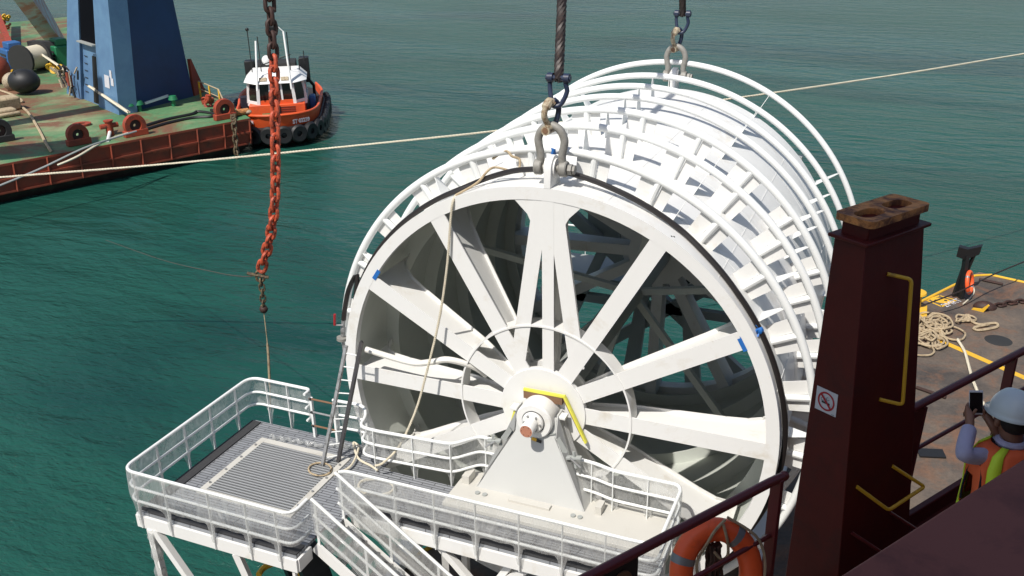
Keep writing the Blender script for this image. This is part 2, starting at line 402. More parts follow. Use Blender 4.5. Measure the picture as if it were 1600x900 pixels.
annulus(1.755, 1.79, -.014, .36, 96).build('stiffening_ring', 'white', reel)
MB().lathe([(.33, .1), (.33, LEN-.1)], (0, 0, 0), Y, 40).build('axle_tube', 'greypaint', reel)
# far wheel
annulus(RI-.05, R, LEN-.3, LEN+.04).build('rim', 'white', reel)
for k in range(12):
    er, et = rad_frame(rad(30*k))
    MB().prism([(.7, LEN-.45), (4.3, LEN-.75), (4.3, LEN), (.7, LEN)], et*-.15, er, Y, et*.3).build('spoke', 'white', reel)
MB().lathe([(0, LEN-.5), (.87, LEN-.5), (.87, LEN+.05), (0, LEN+.05)], (0, 0, 0), Y, 48).build('hub_disc', 'white', reel)
for yy in (1.6, 3.4, 5.2, 7.0, 8.4):
    annulus(4.12, 4.47, yy, yy+.03, 96).build('ring_frame', 'liner', reel)
for k in range(12):                                         # inner struts from the axle to the shell, slightly skewed
    er, et = rad_frame(rad(15+30*k))
    if k in (0, 2, 5, 7, 8, 10): MB().beam(er*.3+Y*6.1, er*4.3+Y*5.2, .16, .16, (0, 1, 0)).build('inner_strut', 'liner', reel)
# guard rings
RY = [.76, 2.54, 3.98, 5.26, 6.40, 7.66, 9.46]
def ringR(y): return 4.985+.019*y
for i, yy in enumerate(RY):
    rr = ringR(yy); a0, a1 = rad(-48), rad(181 if i else 178)
    pts = [V(rr*math.cos(a0+(a1-a0)*k/110), yy, rr*math.sin(a0+(a1-a0)*k/110)) for k in range(111)]
    MB().tube(pts, .078 if i < 3 else .072, 12).build('guard_ring', 'ring', reel)
ST = [67.2-14.4*k for k in range(-7, 7)]
for i in range(3):
    yy = RY[i]; rr = ringR(yy)
    for ad in ST:
        a = rad(ad); er, et = rad_frame(a)
        if not -30 < ad < 172: continue
        MB().tube([er*4.49+Y*yy, er*(rr-.02)+Y*yy], .066, 10).build('stub_tube', 'ring', reel)
        mbp = MB()
        for t0, t1 in ((4.0, .85), (-.85, -3.4)):
            o = Y*(yy+.02); pl = []
            for tt in (t0, t1):
                pl.append(tt)
            A = [rad(ad+pl[0]), rad(ad+pl[1])]
            q = [(math.cos(A[0])*4.49, math.sin(A[0])*4.49), (math.cos(A[0])*(rr-.04), math.sin(A[0])*(rr-.04)),
                 (math.cos(A[1])*(rr-.04), math.sin(A[1])*(rr-.04)), (math.cos(A[1])*4.49, math.sin(A[1])*4.49)]
            mbp.prism(q, o, (1, 0, 0), (0, 0, 1), (0, .015, 0))
            # foot flange of the web
        mbp.build('web_plate', 'white', reel)
for i, yy in enumerate(RY):
    rr = ringR(yy)
    for k in range(0, 7):
        a = rad(30*k+.6); er, et = rad_frame(a)
        MB().prism([(4.49, yy-.22), (4.49, yy+.22), (rr-.02, yy+.04), (rr-.02, yy-.04)], et*-.006, er, Y, et*.012).build('fin_plate', 'ring', reel)
# lifting eyes (padeyes) front and back
for yc, nm in ((.247, 'front'), (LEN-.02, 'back')):
    pr = [(yc-.25, 4.49), (yc+.25, 4.49), (yc+.25, 4.62)] + [(yc+.23*math.cos(t), 4.82+.23*math.sin(t)) for t in [math.pi*j/10 for j in range(11)]] + [(yc-.25, 4.62)]
    MB().prism(pr, (.025, 0, 0), (0, 1, 0), (0, 0, 1), (.13, 0, 0)).build('lifting_eye', 'white', reel, bev=.008)
    for sx in (0, 1):
        MB().lathe([(0, 0), (.17, 0), (.17, .035), (0, .035)], (.025-.035 if sx == 0 else .155, yc, 4.82), (1, 0, 0), 24).build('eye_cheek', 'white', reel)
# small holes on the rim
for (dx, a) in ((.0, 58.7), (.05, 58.2)):
    er, et = rad_frame(rad(a))
    MB().lathe([(0, 0), (.018, 0), (.018, .006), (0, .006)], er*4.499+Y*(.10+dx), er, 8).build('rim_hole', 'black', reel)
# pipe across the left side of the wheel
pp = [at(572, 546, y=-.10), at(640, 566, y=-.10), at(672, 566, y=-.12), at(700, 562, y=-.12), at(738, 572, y=.1), at(760, 586, y=.3)]
MB().tube(smooth_path(pp, 6), .065, 10).build('cross_pipe', 'pipewhite', reel)

# black hose wrapped over the rim
hp = []
for k in range(70):
    a = rad(-40 + 203*k/69)
    yf = float(np.interp(math.degrees(a), [-40, 0, 16, 40, 51, 63, 75, 89, 98, 107, 114, 163], [.4, .32, .2, .22, .32, .5, .72, 1.12, .98, .6, .3, .25]))
    rr = 4.56+max(0, yf-.42)*.24; yf = min(yf, .42); hp.append(V(rr*math.cos(a), yf, rr*math.sin(a)))
tail = [at(558, 430, y=.30), at(545, 452, y=.38), at(539, 482, y=.3), at(537, 500, y=.25)]
hose = thing('rubber_hose', 'black rubber hose strapped round the front rim of the white reel', 'hose', (0, .42, 4.5))
MB().tube(smooth_path(hp[:-1]+tail, 3), .052, 10).build('hose_body', 'hose', hose)
for px, py, sz in ((1187, 516, .075),):
    p = at(px, py, y=.2)
    mbt = MB(); mbt.sphere(p, sz, 7, 5)
    for q in range(6):
        d = V(random.uniform(-1, 1), random.uniform(-1, 0), random.uniform(-1, 1)).normalized()*.13
        mbt.beam(p, p+d, .03, .01)
    mbt.build('tape_knot', 'bluetape', hose)
# blue tape on the wheel
def tape(pts, w, name='blue_tape_strip'):
    mbt = MB()
    for a, b in zip(pts, pts[1:]): mbt.beam(a, b, w, .006, (0, 1, 0))
    return mbt.build(name, 'bluetape', reel)
tape([at(1155, 529, y=-.006), at(1165, 549, y=-.006)], .075)
tape([at(1157, 527, y=-.002), at(1138, 532, y=.2)], .03)
tape([at(592, 423, y=-.006), at(584, 436, y=-.006)], .085)
tape([V(.02, .62, 4.99), V(-.1, .70, 4.99)], .12)
# valve and fitting at the end of the hose
v = thing('hose_valve', 'steel hose coupling and valve with a small red lever beside the reel rim', 'valve', tuple(at(535, 520, y=.1)))
MB().tube([at(537, 498, y=.25), at(536, 512, y=.25)], .045, 10).build('coupling', 'steel', v)
MB().tube([at(536, 512, y=.25), at(536, 526, y=.25)], [.06, .05], 12).build('valve_body', 'steel', v)
MB().tube([at(534, 527, y=.2), at(534, 531, y=.2)], .11, 16).build('flange', 'shackle', v)
MB().tube([at(536, 531, y=.2), at(538, 550, y=.2)], .035, 8).build('lower_pipe', 'steel', v)
MB().tube([at(536, 508, y=.2), at(523, 508, y=.1)], .018, 6).build('lever_arm', 'steel', v)
MB().tube([at(523, 508, y=.1), at(523, 491, y=.1)], .028, 8).build('lever_grip', 'red', v)

# ------------------------------------------------------------------ bearing, stand and base
stand = thing('reel_stand', 'white tapered steel stand plate carrying the reel shaft bearing', 'stand', (0, -.8, -5.2))
yb, yt = -.80, -.37
def sp(x, z):                                               # point on the sloping front plate
    t = (z+1.6)/1.6; return V(x, yb+(yt-yb)*t, z)
front = [sp(-1.13, -1.6), sp(1.13, -1.6), sp(.42, -.32), sp(.42, .05), sp(.3, .05), sp(.3, -.0), sp(-.3, -.0), sp(-.3, .05), sp(-.42, .05), sp(-.42, -.32)]
mbf = MB(); n = len(front); mbf.add(front + [p+V(0, .05, 0) for p in front], [tuple(range(n)), tuple(reversed(range(n, 2*n)))]+[(i, n+i, n+(i+1) % n, (i+1) % n) for i in range(n)])
mbf.build('front_plate', 'standwhite', stand)
for sx in (-1, 1):
    q = [sp(sx*1.13, -1.6), sp(sx*.42, -.32), sp(sx*.42, .12), V(sx*.42, -.08, .12), V(sx*.42, -.08, -.32), V(sx*1.13, -.25, -1.6)]
    mbs = MB(); mbs.add([p+V(-.015, 0, 0) for p in q]+[p+V(.015, 0, 0) for p in q], [tuple(range(6)), tuple(range(11, 5, -1))]+[(i, 6+i, 6+(i+1) % 6, (i+1) % 6) for i in range(6)])
    mbs.build('side_plate', 'standwhite', stand)
    MB().beam(sp(sx*.50, .06)+V(0, .02, 0), sp(sx*.50, .06)+V(0, .22, 0), .14, .05).build('cap_lug', 'white', stand, bev=.005)
MB().lathe([(.37, -.04), (.37, -.50), (.345, -.535), (.0, -.535)], (0, 0, 0), Y, 40).build('bearing_housing', 'white', stand)
MB().lathe([(.232, -.52), (.232, -.545), (.222, -.545), (.222, -.52)], (0, 0, 0), Y, 36).build('seal_ring', 'black', stand)
MB().lathe([(.215, -.5), (.215, -.575), (.19, -.6), (.13, -.6), (.12, -.70), (.12, -.74), (.135, -.74), (.135, -.90), (.128, -.91), (0, -.91)], (0, 0, 0), Y, 32).build('shaft', 'white', stand)
MB().lathe([(0, -.914), (.122, -.914), (.122, -.90)], (0, 0, 0), Y, 32).build('shaft_end', 'copper', stand)
for k in range(6):
    a = k*math.pi/3; MB().lathe([(0, -.63), (.02, -.63), (.02, -.6)], (.165*math.cos(a), 0, .165*math.sin(a)), Y, 8).build('bolt', 'steel', stand)
    MB().lathe([(0, -.917), (.009, -.917), (.009, -.91)], (.095*math.cos(a), 0, .095*math.sin(a)), Y, 8).build('bolt_hole', 'signblack', stand)
# timber wedges and yellow strip behind the bearing
def ypl(poly, y, th, nm, m): return MB().prism(poly, (0, y, 0), (1, 0, 0), (0, 0, 1), (0, th, 0)).build(nm, m, stand)
ypl([(-.36, .24), (.44, .24), (.44, .40), (-.36, .40)], -.14, .1, 'timber_block', 'wood')
ypl([(-.36, .405), (.47, .405), (.47, .455), (-.36, .455)], -.15, .05, 'yellow_strip', 'yellowgreen')
MB().beam(V(.47, -.12, .45), V(.93, -.12, -.50), .04, .075, (0, 1, 0)).build('yellow_strip', 'yellowgreen', stand)
MB().beam(V(.44, -.09, .42), V(.89, -.09, -.48), .05, .05, (0, 1, 0)).build('timber_block', 'wood', stand)
MB().beam(V(-.48, -.20, .05), V(-.60, -.18, -.42), .04, .2, (0, 1, 0)).build('yellow_strip', 'yellowgreen', stand)
for sx in (-1, 1):
    c = sp(sx*.80, -.62)+V(sx*.03, -.03, 0)
    mc = MB(); mc.beam(c+V(0, 0, .16), c+V(sx*.06, -.02, -.18), .035, .05); mc.build('clamp_bar', 'greypaint', stand)
    MB().beam(c+V(-.14, 0, .0), c+V(.16, 0, .06), .10, .05).build('clamp_body', 'greypaint', stand, bev=.008)
    MB().tube([c+V(sx*-.05, -.06, .05), c+V(sx*.16, -.06, -.12)], .018, 6).build('clamp_screw', 'steel', stand)
    ypl([(sx*.52, -.22), (sx*.70, -.52), (sx*.62, -.62), (sx*.46, -.32)], -.52, .02, 'stiffener_plate', 'greypaint')
p = sp(.05, -.42)
MB().beam(p+V(-.10, -.02, .02), p+V(.0, -.02, .0), .07, .012, (0, 1, 0)).build('warning_tag', 'yellow', stand)
MB().beam(p+V(.0, -.021, -.0), p+V(.10, -.021, -.02), .06, .012, (0, 1, 0)).build('warning_tag', 'signblack', stand)
MB().beam(sp(.18, -.30)+V(0, -.02, 0), sp(.42, -.22)+V(0, -.02, 0), .02, .03, (0, 1, 0)).build('weld_bar', 'greypaint', stand)
# base beam
MB().box((-1.55, -1.50, -1.95), (2.86, -.30, -1.60)).build('base_beam', 'cream', stand, bev=.008)
MB().box((-.36, -1.02, -1.6), (.5, -.88, -1.55)).build('stop_bar', 'cream', stand, bev=.004)
for x in (-1.02, -.86, .98, 1.12):
    MB().lathe([(0, .03), (.05, .03), (.05, 0)], (x, -1.0, -1.6), (0, 0, 1), 12).build('plug', 'greypaint', stand)
MB().box((1.35, -.80, -1.60), (1.47, -.55, -1.42)).build('lug', 'cream', stand)
MB().box((-1.45, -.80, -1.60), (-1.3, -.5, -1.42)).build('lug', 'cream', stand)
# legs and skid under it
for (a, b) in (((-1.4, -.9, -1.95), (-1.4, -.9, -5.1)), ((2.7, -.9, -1.95), (2.7, -.9, -5.1)), ((-1.4, -.9, -2.1), (.6, -.9, -5.0)), ((2.7, -.9, -2.1), (.7, -.9, -5.0)),
               ((-3.1, -2.1, -2.0), (-1.4, -.9, -4.9)), ((.2, -2.15, -2.05), (-1.4, -1.6, -4.9)), ((-1.2, -2.15, -2.05), (-1.5, -1.6, -4.9)), ((1.4, -2.15, -2.05), (2.7, -1.6, -4.9)), ((-1.3, -2.2, -2.02), (-.45, -2.2, -2.9)), ((.55, -2.2, -2.02), (-.35, -2.2, -2.9))):
    MB().beam(a, b, .13, .13).build('leg_brace', 'white', stand)
MB().box((-5.2, -1.9, -5.45), (4.6, -1.3, -5.05)).build('skid_beam', 'white', stand)
MB().box((-4.4, 9.9, -5.45), (4.4, 10.5, -5.05)).build('skid_beam', 'white', stand)
for x in (-3.9, 3.9): MB().box((x-.2, -1.3, -5.4), (x+.2, 9.9, -5.1)).build('skid_beam', 'white', stand)
# far bearing stand seen through the spokes
mfs = MB(); mfs.prism([(-1.3, -5.05), (-.8, -5.05), (-.35, -.2), (.35, -.2), (.8, -5.05), (1.3, -5.05), (.55, .4), (-.55, .4)], (0, LEN+.5, 0), (1, 0, 0), (0, 0, 1), (0, .2, 0))
mfs.build('rear_plate', 'greypaint', stand)
annulus(.95, 1.32, LEN+.25, LEN+.42, 64).build('drive_gear', 'white', stand)
for k in range(40):
    er, et = rad_frame(2*math.pi*k/40); MB().beam(er*1.14+Y*(LEN+.22), er*1.27+Y*(LEN+.22), .05, .05, (0, 1, 0)).build('gear_bolt', 'signblack', stand)
annulus(1.45, 1.6, LEN+.5, LEN+.62, 64).build('drive_gear', 'greypaint', stand)
for (a, b, wd) in (((-3.6, -5.0), (3.2, .2), .34), ((3.6, -5.0), (-3.0, .4), .34), ((-3.9, -5.0), (-1.2, 1.3), .3), ((3.9, -5.0), (1.3, 1.4), .3), ((-4.0, -2.2), (4.0, -2.2), .26), ((-3.4, 2.6), (3.4, 2.5), .5)):
    MB().beam(V(a[0], LEN+.85, a[1]), V(b[0], LEN+.85, b[1]), .22, wd, (0, 0, 1)).build('rear_brace', 'greypaint', stand)
MB().lathe([(0, 0), (.5, 0), (.5, 1.3), (0, 1.3)], (-.9, LEN+1.0, 2.3), (1, 0, 0), 24).build('drive_motor', 'greypaint', stand)
MB().box((-2.6, LEN+1.1, -.6), (-.4, LEN+2.2, 1.6)).build('gear_cabinet', 'greypaint', stand)
# far platform floor and rail
far = thing('rear_access_platform', 'railed white platform beyond the far wheel, glimpsed between the upper spokes', 'platform', (-1, LEN+2, -2))
MB().box((-4, LEN+1.1, -1.8), (3.4, LEN+2.9, -1.65)).build('floor', 'greypaint', far)
for zz in (-.7, -1.05, -1.4): MB().tube(round_path([V(-4, LEN+1.2, zz), V(-4, LEN+2.9, zz), V(3.4, LEN+2.9, zz), V(3.4, LEN+1.2, zz)], .2), .033, 8).build('rail', 'ring', far)
for x in np.arange(-4, 3.5, .74): MB().beam((x, LEN+2.9, -1.7), (x, LEN+2.9, -.7), .05, .02).build('post', 'ring', far)
MB().tube([V(-3.2, LEN+2.6, 3.2), V(-1.5, LEN+2.6, 3.15), V(-.9, LEN+2.6, 3.5)], .05, 8).build('rail', 'ring', far)

# ------------------------------------------------------------------ access platform + walkway
ZD, HR = -1.65, .95
plat = thing('access_platform', 'white railed platform and walkway wrapped in clear plastic, left of and before the reel', 'platform', (-3, -2, -2.1))
def fascia(a, b, h=.28, th=.05): MB().beam((a[0], a[1], ZD-.085-h/2), (b[0], b[1], ZD-.085-h/2), th, h).build('fascia', 'white', plat, bev=.004)
fascia((-7.05, -3.88), (-3.30, -3.88)); fascia((-7.05, -3.855), (-7.05, -.16)); fascia((-7.02, -.16), (-5.3, -.16)); fascia((-3.30, -3.855), (-3.30, -3.45)); fascia((-3.12, -2.33), (2.86, -2.33))
fascia((2.86, -2.3), (2.86, -1.5)); fascia((-5.3, -.16), (-4.1, -.16), .16)
MB().box((-7.02, -3.85, ZD-.10), (-6.36, -.19, ZD-.03)).build('floor_plate', 'plank', plat)
MB().box((-6.36, -.78, ZD-.10), (-3.3, -.19, ZD-.03)).build('floor_plate', 'plank', plat)
MB().box((-6.36, -3.85, ZD-.10), (-3.33, -2.92, ZD-.03)).build('floor_plate', 'plank', plat)
MB().box((-4.08, -2.92, ZD-.10), (-3.12, -.78, ZD-.03)).build('floor_plate', 'plank', plat)
MB().box((-3.12, -2.30, ZD-.10), (2.83, -.86, ZD-.03)).build('floor_plate', 'plank', plat)
MB().box((-7.02, -3.8, ZD-.03), (-6.78, -.25, ZD+.0)).build('rubber_strip', 'darkmat', plat)
MB().box((-6.78, -3.83, ZD-.03), (-3.34, -3.56, ZD+.0)).build('rubber_strip', 'darkmat', plat)
MB().box((-3.1, -2.29, ZD-.03), (2.82, -2.02, ZD+.0)).build('rubber_strip', 'darkmat', plat)
for a, b in (((-6.36, -2.94), (-6.22, -.78)), ((-4.22, -2.94), (-4.08, -.78)), ((-6.22, -.92), (-4.22, -.78)), ((-6.22, -2.94), (-4.22, -2.80))):
    MB().box((*a, ZD-.06), (*b, ZD)).build('grating_frame', 'cream', plat, bev=.004)
for i in range(4):
    for x in (-6.29, -4.15): MB().lathe([(0, .035), (.022, .035), (.022, 0)], (x, -2.6+i*.5, ZD), (0, 0, 1), 8).build('bolt', 'steel', plat)
gr = MB()
x = -6.21
while x < -4.23: gr.box((x, -2.80, ZD-.035), (x+.005, -.92, ZD-.005)); x += .033
y = -2.77
while y < -.93: gr.box((-6.22, y, ZD-.04), (-4.22, y+.03, ZD-.002)); y += .078
g = gr.build('grating', 'gratebar', plat); g['kind'] = 'stuff'
MB().box((-6.22, -2.8, ZD-.09), (-4.22, -.92, ZD-.07)).build('grating_tray', 'grating', plat)

ZR = (ZD+HR, ZD+HR-.345, ZD+HR-.66)
def film(path, ztop, zlow, zpost, posts, seed, wrap=.035):
    """plastic sheet tied along a rail path; the bottom hangs lower where it is wrapped round a post"""
    rnd = random.Random(seed); P = resample([Vector(p) for p in path], .06); nz = 12; vs = []; fs = []
    ph = [rnd.uniform(0, 6.28) for _ in range(6)]
    for i, p in enumerate(P):
        t = (P[min(i+1, len(P)-1)]-P[max(i-1, 0)]); t.normalize(); nrm = V(-t.y, t.x, 0)
        dp = min([(Vector((q[0], q[1]))-Vector((p.x, p.y))).length for q in posts] or [9])
        k = math.exp(-(dp/.05)**2); zb = zlow*(1-k)+zpost*k + .012*math.sin(i*.9+ph[4])
        s = i*.06
        for j in range(nz+1):
            f = j/nz; z = ztop + p.z*0 + (zb-ztop)*f
            w = math.sin(f*math.pi)**.7
            off = .034+.015*w+wrap*(.15+.30*math.sin(s*4.2+ph[0]+f*2.2)+.22*math.sin(s*11+ph[1]-f*4)+.16*math.sin(s*23+ph[2]+f*1.7)+.10*math.sin(s*41+f*9+ph[3]))*w
            zz = z + (p.z if False else 0)
            vs.append(V(p.x, p.y, 0)+nrm*off+V(0, 0, zz+p.z))
    for i in range(len(P)-1):
        for j in range(nz): a = i*(nz+1)+j; fs.append((a, a+1, a+nz+2, a+nz+1))
    return MB().add(vs, fs)
def rail_run(path2, posts, par, film_on=True, seed=1, zlow=None, ends=True):
    p3 = lambda z: [V(p[0], p[1], z) for p in path2]
    for q, z in enumerate(ZR):
        MB().tube(p3(z), .034 if q == 0 else .028, 10).build('rail', 'ring', par)
    for p in posts:
        MB().beam((p[0], p[1], ZD-.33), (p[0], p[1], ZD+HR-.02), .016, .055, (0, 1, 0)).build('post', 'ring', par)
    if film_on:
        film([V(p[0], p[1], 0) for p in path2], ZR[0]+.02, ZD+.235, ZD-.34, posts, seed).build('plastic_film', 'film', par, ang=180)
def rp(pts, r=.28): return [(p.x, p.y) for p in round_path([V(a, b, 0) for a, b in pts], r, 7)]
def along(path, ts):
    P = [V(a, b, 0) for a, b in path]; L = [0]
    for a, b in zip(P, P[1:]): L.append(L[-1]+(b-a).length)
    out = []
    for t in ts:
        d = t if t >= 0 else L[-1]+t
        for i in range(len(P)-1):
            if L[i+1] >= d: out.append(tuple(P[i].lerp(P[i+1], (d-L[i])/max(1e-6, L[i+1]-L[i])))[:2]); break
    return out
A = rp([(-3.26, -3.44), (-3.26, -3.92), (-7.14, -3.92), (-7.14, .02), (-5.52, .02), (-5.52, -.22)], .30)
pa = [(-3.62, -3.92), (-4.28, -3.92), (-5.12, -3.92), (-6.15, -3.92), (-6.88, -3.92), (-7.14, -3.0), (-7.14, -2.2), (-7.14, -1.4), (-7.14, -.55), (-6.72, .02), (-6.15, .02)]
rail_run(A, pa, plat, seed=3)
Bp = rp([(-4.80, -.20), (-4.02, -.16), (-3.76, -.55), (-3.70, -.92), (-3.30, -.95), (-1.62, -.84), (-1.38, -.55), (-1.22, -.38), (-.80, -.38)], .22)
rail_run(Bp, [(-4.7, -.2), (-4.15, -.18), (-3.35, -.955), (-2.48, -.90), (-1.66, -.85), (-1.1, -.38)], plat, seed=11)
Cp = rp([(.72, -.42), (1.22, -.44), (1.62, -.56), (2.86, -.56), (2.94, -.72), (2.94, -2.36), (2.6, -2.40), (-1.2, -2.40), (-3.02, -2.40), (-3.2, -2.48)], .2)
rail_run(Cp, [(1.16, -.44), (1.62, -.56), (2.3, -.56), (2.94, -1.2), (2.05, -2.4), (1.27, -2.4), (.45, -2.4), (-.4, -2.4), (-1.24, -2.4), (-2.05, -2.4), (-2.9, -2.4)], plat, seed=23)
# sliding gate bars
for x, nm in ((-5.30, 0), (-4.72, 1)): MB().beam((x, -.28, ZD-.05), (x, -.28, ZD+HR), .07, .05).build('gate_post', 'ring', plat)
for z, m_ in ((ZR[0]-.02, 'wood'), (ZR[1], 'steel'), (ZR[2]-.03, 'wood')):
    MB().tube([V(-5.34, -.30, z), V(-4.72, -.30, z)], .022, 8).build('gate_bar', m_, plat)
    MB().sphere((-5.30, -.31, z), .035, 8, 6).build('gate_hinge', 'black', plat)
# plastic-wrapped legs and braces
MB().beam((-6.75, -3.86, -2.01), (-6.62, -3.86, -5.2), .13, .13).build('leg', 'white', plat)
MB().beam((-6.65, -3.86, -2.01), (-4.75, -3.8, -5.1), .13, .13).build('leg', 'white', plat)
MB().beam((-4.72, -3.84, -2.01), (-4.0, -3.6, -5.1), .13, .13).build('leg', 'white', plat)
MB().beam((-3.42, -3.84, -2.01), (-3.42, -3.84, -5.1), .06, .06).build('leg', 'white', plat)
MB().beam((-6.75, -.3, -2.01), (-6.75, -.3, -5.2), .13, .13).build('leg', 'white', plat)
wf = MB(); rnd = random.Random(5)
wf.lathe([(.10+.03*math.sin(k*1.7), -k*.12) for k in range(20)], (-6.72, -3.86, -2.05), (.02, 0, 1), 9)
wf.build('plastic_film', 'film', plat)
# crumpled film on the floor
for (x0, y0, x1, y1) in ((-6.2, -.72, -4.9, -.62), (-4.8, -.5, -3.9, -.35)):
    P = [V(x0+(x1-x0)*k/30, y0+(y1-y0)*k/30+.05*math.sin(k*1.3), ZD+.02+.02*math.sin(k*2.1)) for k in range(31)]
    MB().tube(P, [.03+.022*abs(math.sin(k*1.9)) for k in range(31)], 7).build('plastic_film', 'film', plat)

# stair descending to the right
stair = thing('stairway', 'plastic-wrapped white stair going down from the platform under the walkway', 'stair', (-2.5, -3, -4.5))
sl = Vector((1, 0, -.73)).normalized()
def stp(t, y, dz=0): return V(-3.18+t, y, ZD-.73*t+dz)
for yy, sd in ((-2.56, 31), (-3.40, 37)):
    MB().beam(stp(-.05, yy, -.14), stp(3.6, yy, -.14), .05, .24).build('stringer', 'white', stair)
    for q, h in enumerate((.95, .60, .27)):
        MB().tube([stp(-.05 if yy > -3 else -.02, yy, h), stp(3.6, yy, h)], .034 if q == 0 else .027, 10).build('rail', 'ring', stair)
    for t in (.05, 1.05, 2.05, 3.05):
        MB().beam(stp(t, yy, -.2), stp(t, yy, .94), .05, .016, (0, 1, 0)).build('post', 'ring', stair)
    fm = MB(); vs = []; fs = []; rnd = random.Random(sd); ph = [rnd.uniform(0, 6) for _ in range(4)]; NX, NZ = 50, 10
    for i in range(NX+1):
        t = 3.6*i/NX
        for j in range(NZ+1):
            f = j/NZ; z = .98-f*(.78+.05*math.sin(t*9+ph[3])); o = .04*(math.sin(t*5+ph[0]+f*3)*.5+math.sin(t*17+ph[1]-f*5)*.3+.2*math.sin(t*31+f*8+ph[2]))*math.sin(f*math.pi)
            vs.append(stp(t, yy-.05+o, z))
    for i in range(NX):
        for j in range(NZ): a = i*(NZ+1)+j; fs.append((a, a+1, a+NZ+2, a+NZ+1))
    fm.add(vs, fs).build('plastic_film', 'film', stair, ang=180)
for k in range(13):
    t = .15+k*.27; c = stp(t, -2.98, -.1)
    mt = MB()
    for j in range(8): mt.box((c.x-.13+j*.035, -3.37, c.z-.015), (c.x-.122+j*.035, -2.59, c.z+.015))
    for j in range(5): mt.box((c.x-.13, -3.36+j*.19, c.z-.012), (c.x+.13, -3.35+j*.19, c.z+.012))
    mt.build('tread', 'steel', stair)
crm = MB()
P = [stp(.2+k*.08, -2.75+.08*math.sin(k*1.1), .0+.05*math.sin(k*.7)) for k in range(28)]
crm.tube(P, [.05+.045*abs(math.sin(k*1.3)) for k in range(28)], 8).build('plastic_film', 'film', stair)

# ladder
lad = thing('ladder', 'steel ladder leaning from the platform floor up to the reel rim', 'ladder', (-4.38, -1.1, ZD))
b0, b1 = V(-4.50, -1.25, ZD), V(-4.27, -1.02, ZD)
t0, t1 = at(541, 540, y=-.42), at(562, 545, y=-.42)
b0, b1 = at(504, 727, z=ZD), at(526, 722, z=ZD); b1 = b0+(b1-b0).normalized()*.33
t1 = t0+(t1-t0).normalized()*.33
MB().beam(b0, t0, .06, .075, (0, 1, 0)).build('stile', 'steel', lad); MB().beam(b1, t1+(t1-b1)*.06, .065, .08, (0, 1, 0)).build('stile', 'darksteel', lad)
for k in range(9):
    f = .06+k*.11; MB().tube([b0.lerp(t0, f), b1.lerp(t1, f)], .014, 6).build('rung', 'ring', lad)
MB().sphere(t1+(t1-b1)*.06, .03, 8, 6).build('end_cap', 'black', lad)

# tag line hanging over the front of the reel
tl = [at(712, 305, y=0.06), at(707, 318, y=-.04), at(704, 345, y=-.05), at(698, 420, y=-.10), at(686, 500, y=-.2), at(667, 580, y=-.35), at(650, 640, y=-.5), at(625, 695, y=-.8), at(600, 722, y=-1.1), at(586, 728, y=-1.2)]
tag(twisted(smooth_path(tl, 8), .026, 3, .14).build('tag_line', 'rope'), 'thin cream tag line hanging down across the spokes of the white reel', 'rope')
knot = [at(770, 248, y=.76), at(790, 236, y=.7), at(800, 244, y=.66), at(812, 250, y=.7), at(806, 268, y=.5), at(770, 262, y=.5), at(745, 286, y=.25), at(712, 305, y=.06)]
tag(MB().tube(smooth_path(knot, 8), .025, 6).build('tied_rope', 'tanrope'), 'thin rope knotted over the nearest guard ring at the top left', 'rope')
cp = [V(-3.0+.33*math.cos(a)*1.15, -1.55+.27*math.sin(a), ZD+.03+a*.004) for a in np.linspace(0, 13, 60)]
tag(MB().tube(cp, .022, 6).build('rope_coil', 'rope'), 'small pale coil of rope lying on the walkway floor', 'rope')
cp = [at(522, 742, z=ZD+.03), at(548, 728, z=ZD+.05), at(560, 700, z=ZD+.1), at(552, 692, z=ZD+.15), at(560, 716, z=ZD+.05), at(580, 728, z=ZD+.03), at(590, 735, z=ZD+.03)]
tag(MB().tube(smooth_path(cp, 8), .024, 6).build('rope_end', 'rope'), 'loose end of cream rope beside the foot of the ladder', 'rope')
cp = [at(500+18*math.cos(a), 733+10*math.sin(a), z=ZD+.03) for a in np.linspace(0, 9, 30)]
tag(MB().tube(cp, .02, 6).build('rope_loop', 'tanrope'), 'loop of thin rope round the foot of the ladder', 'rope')

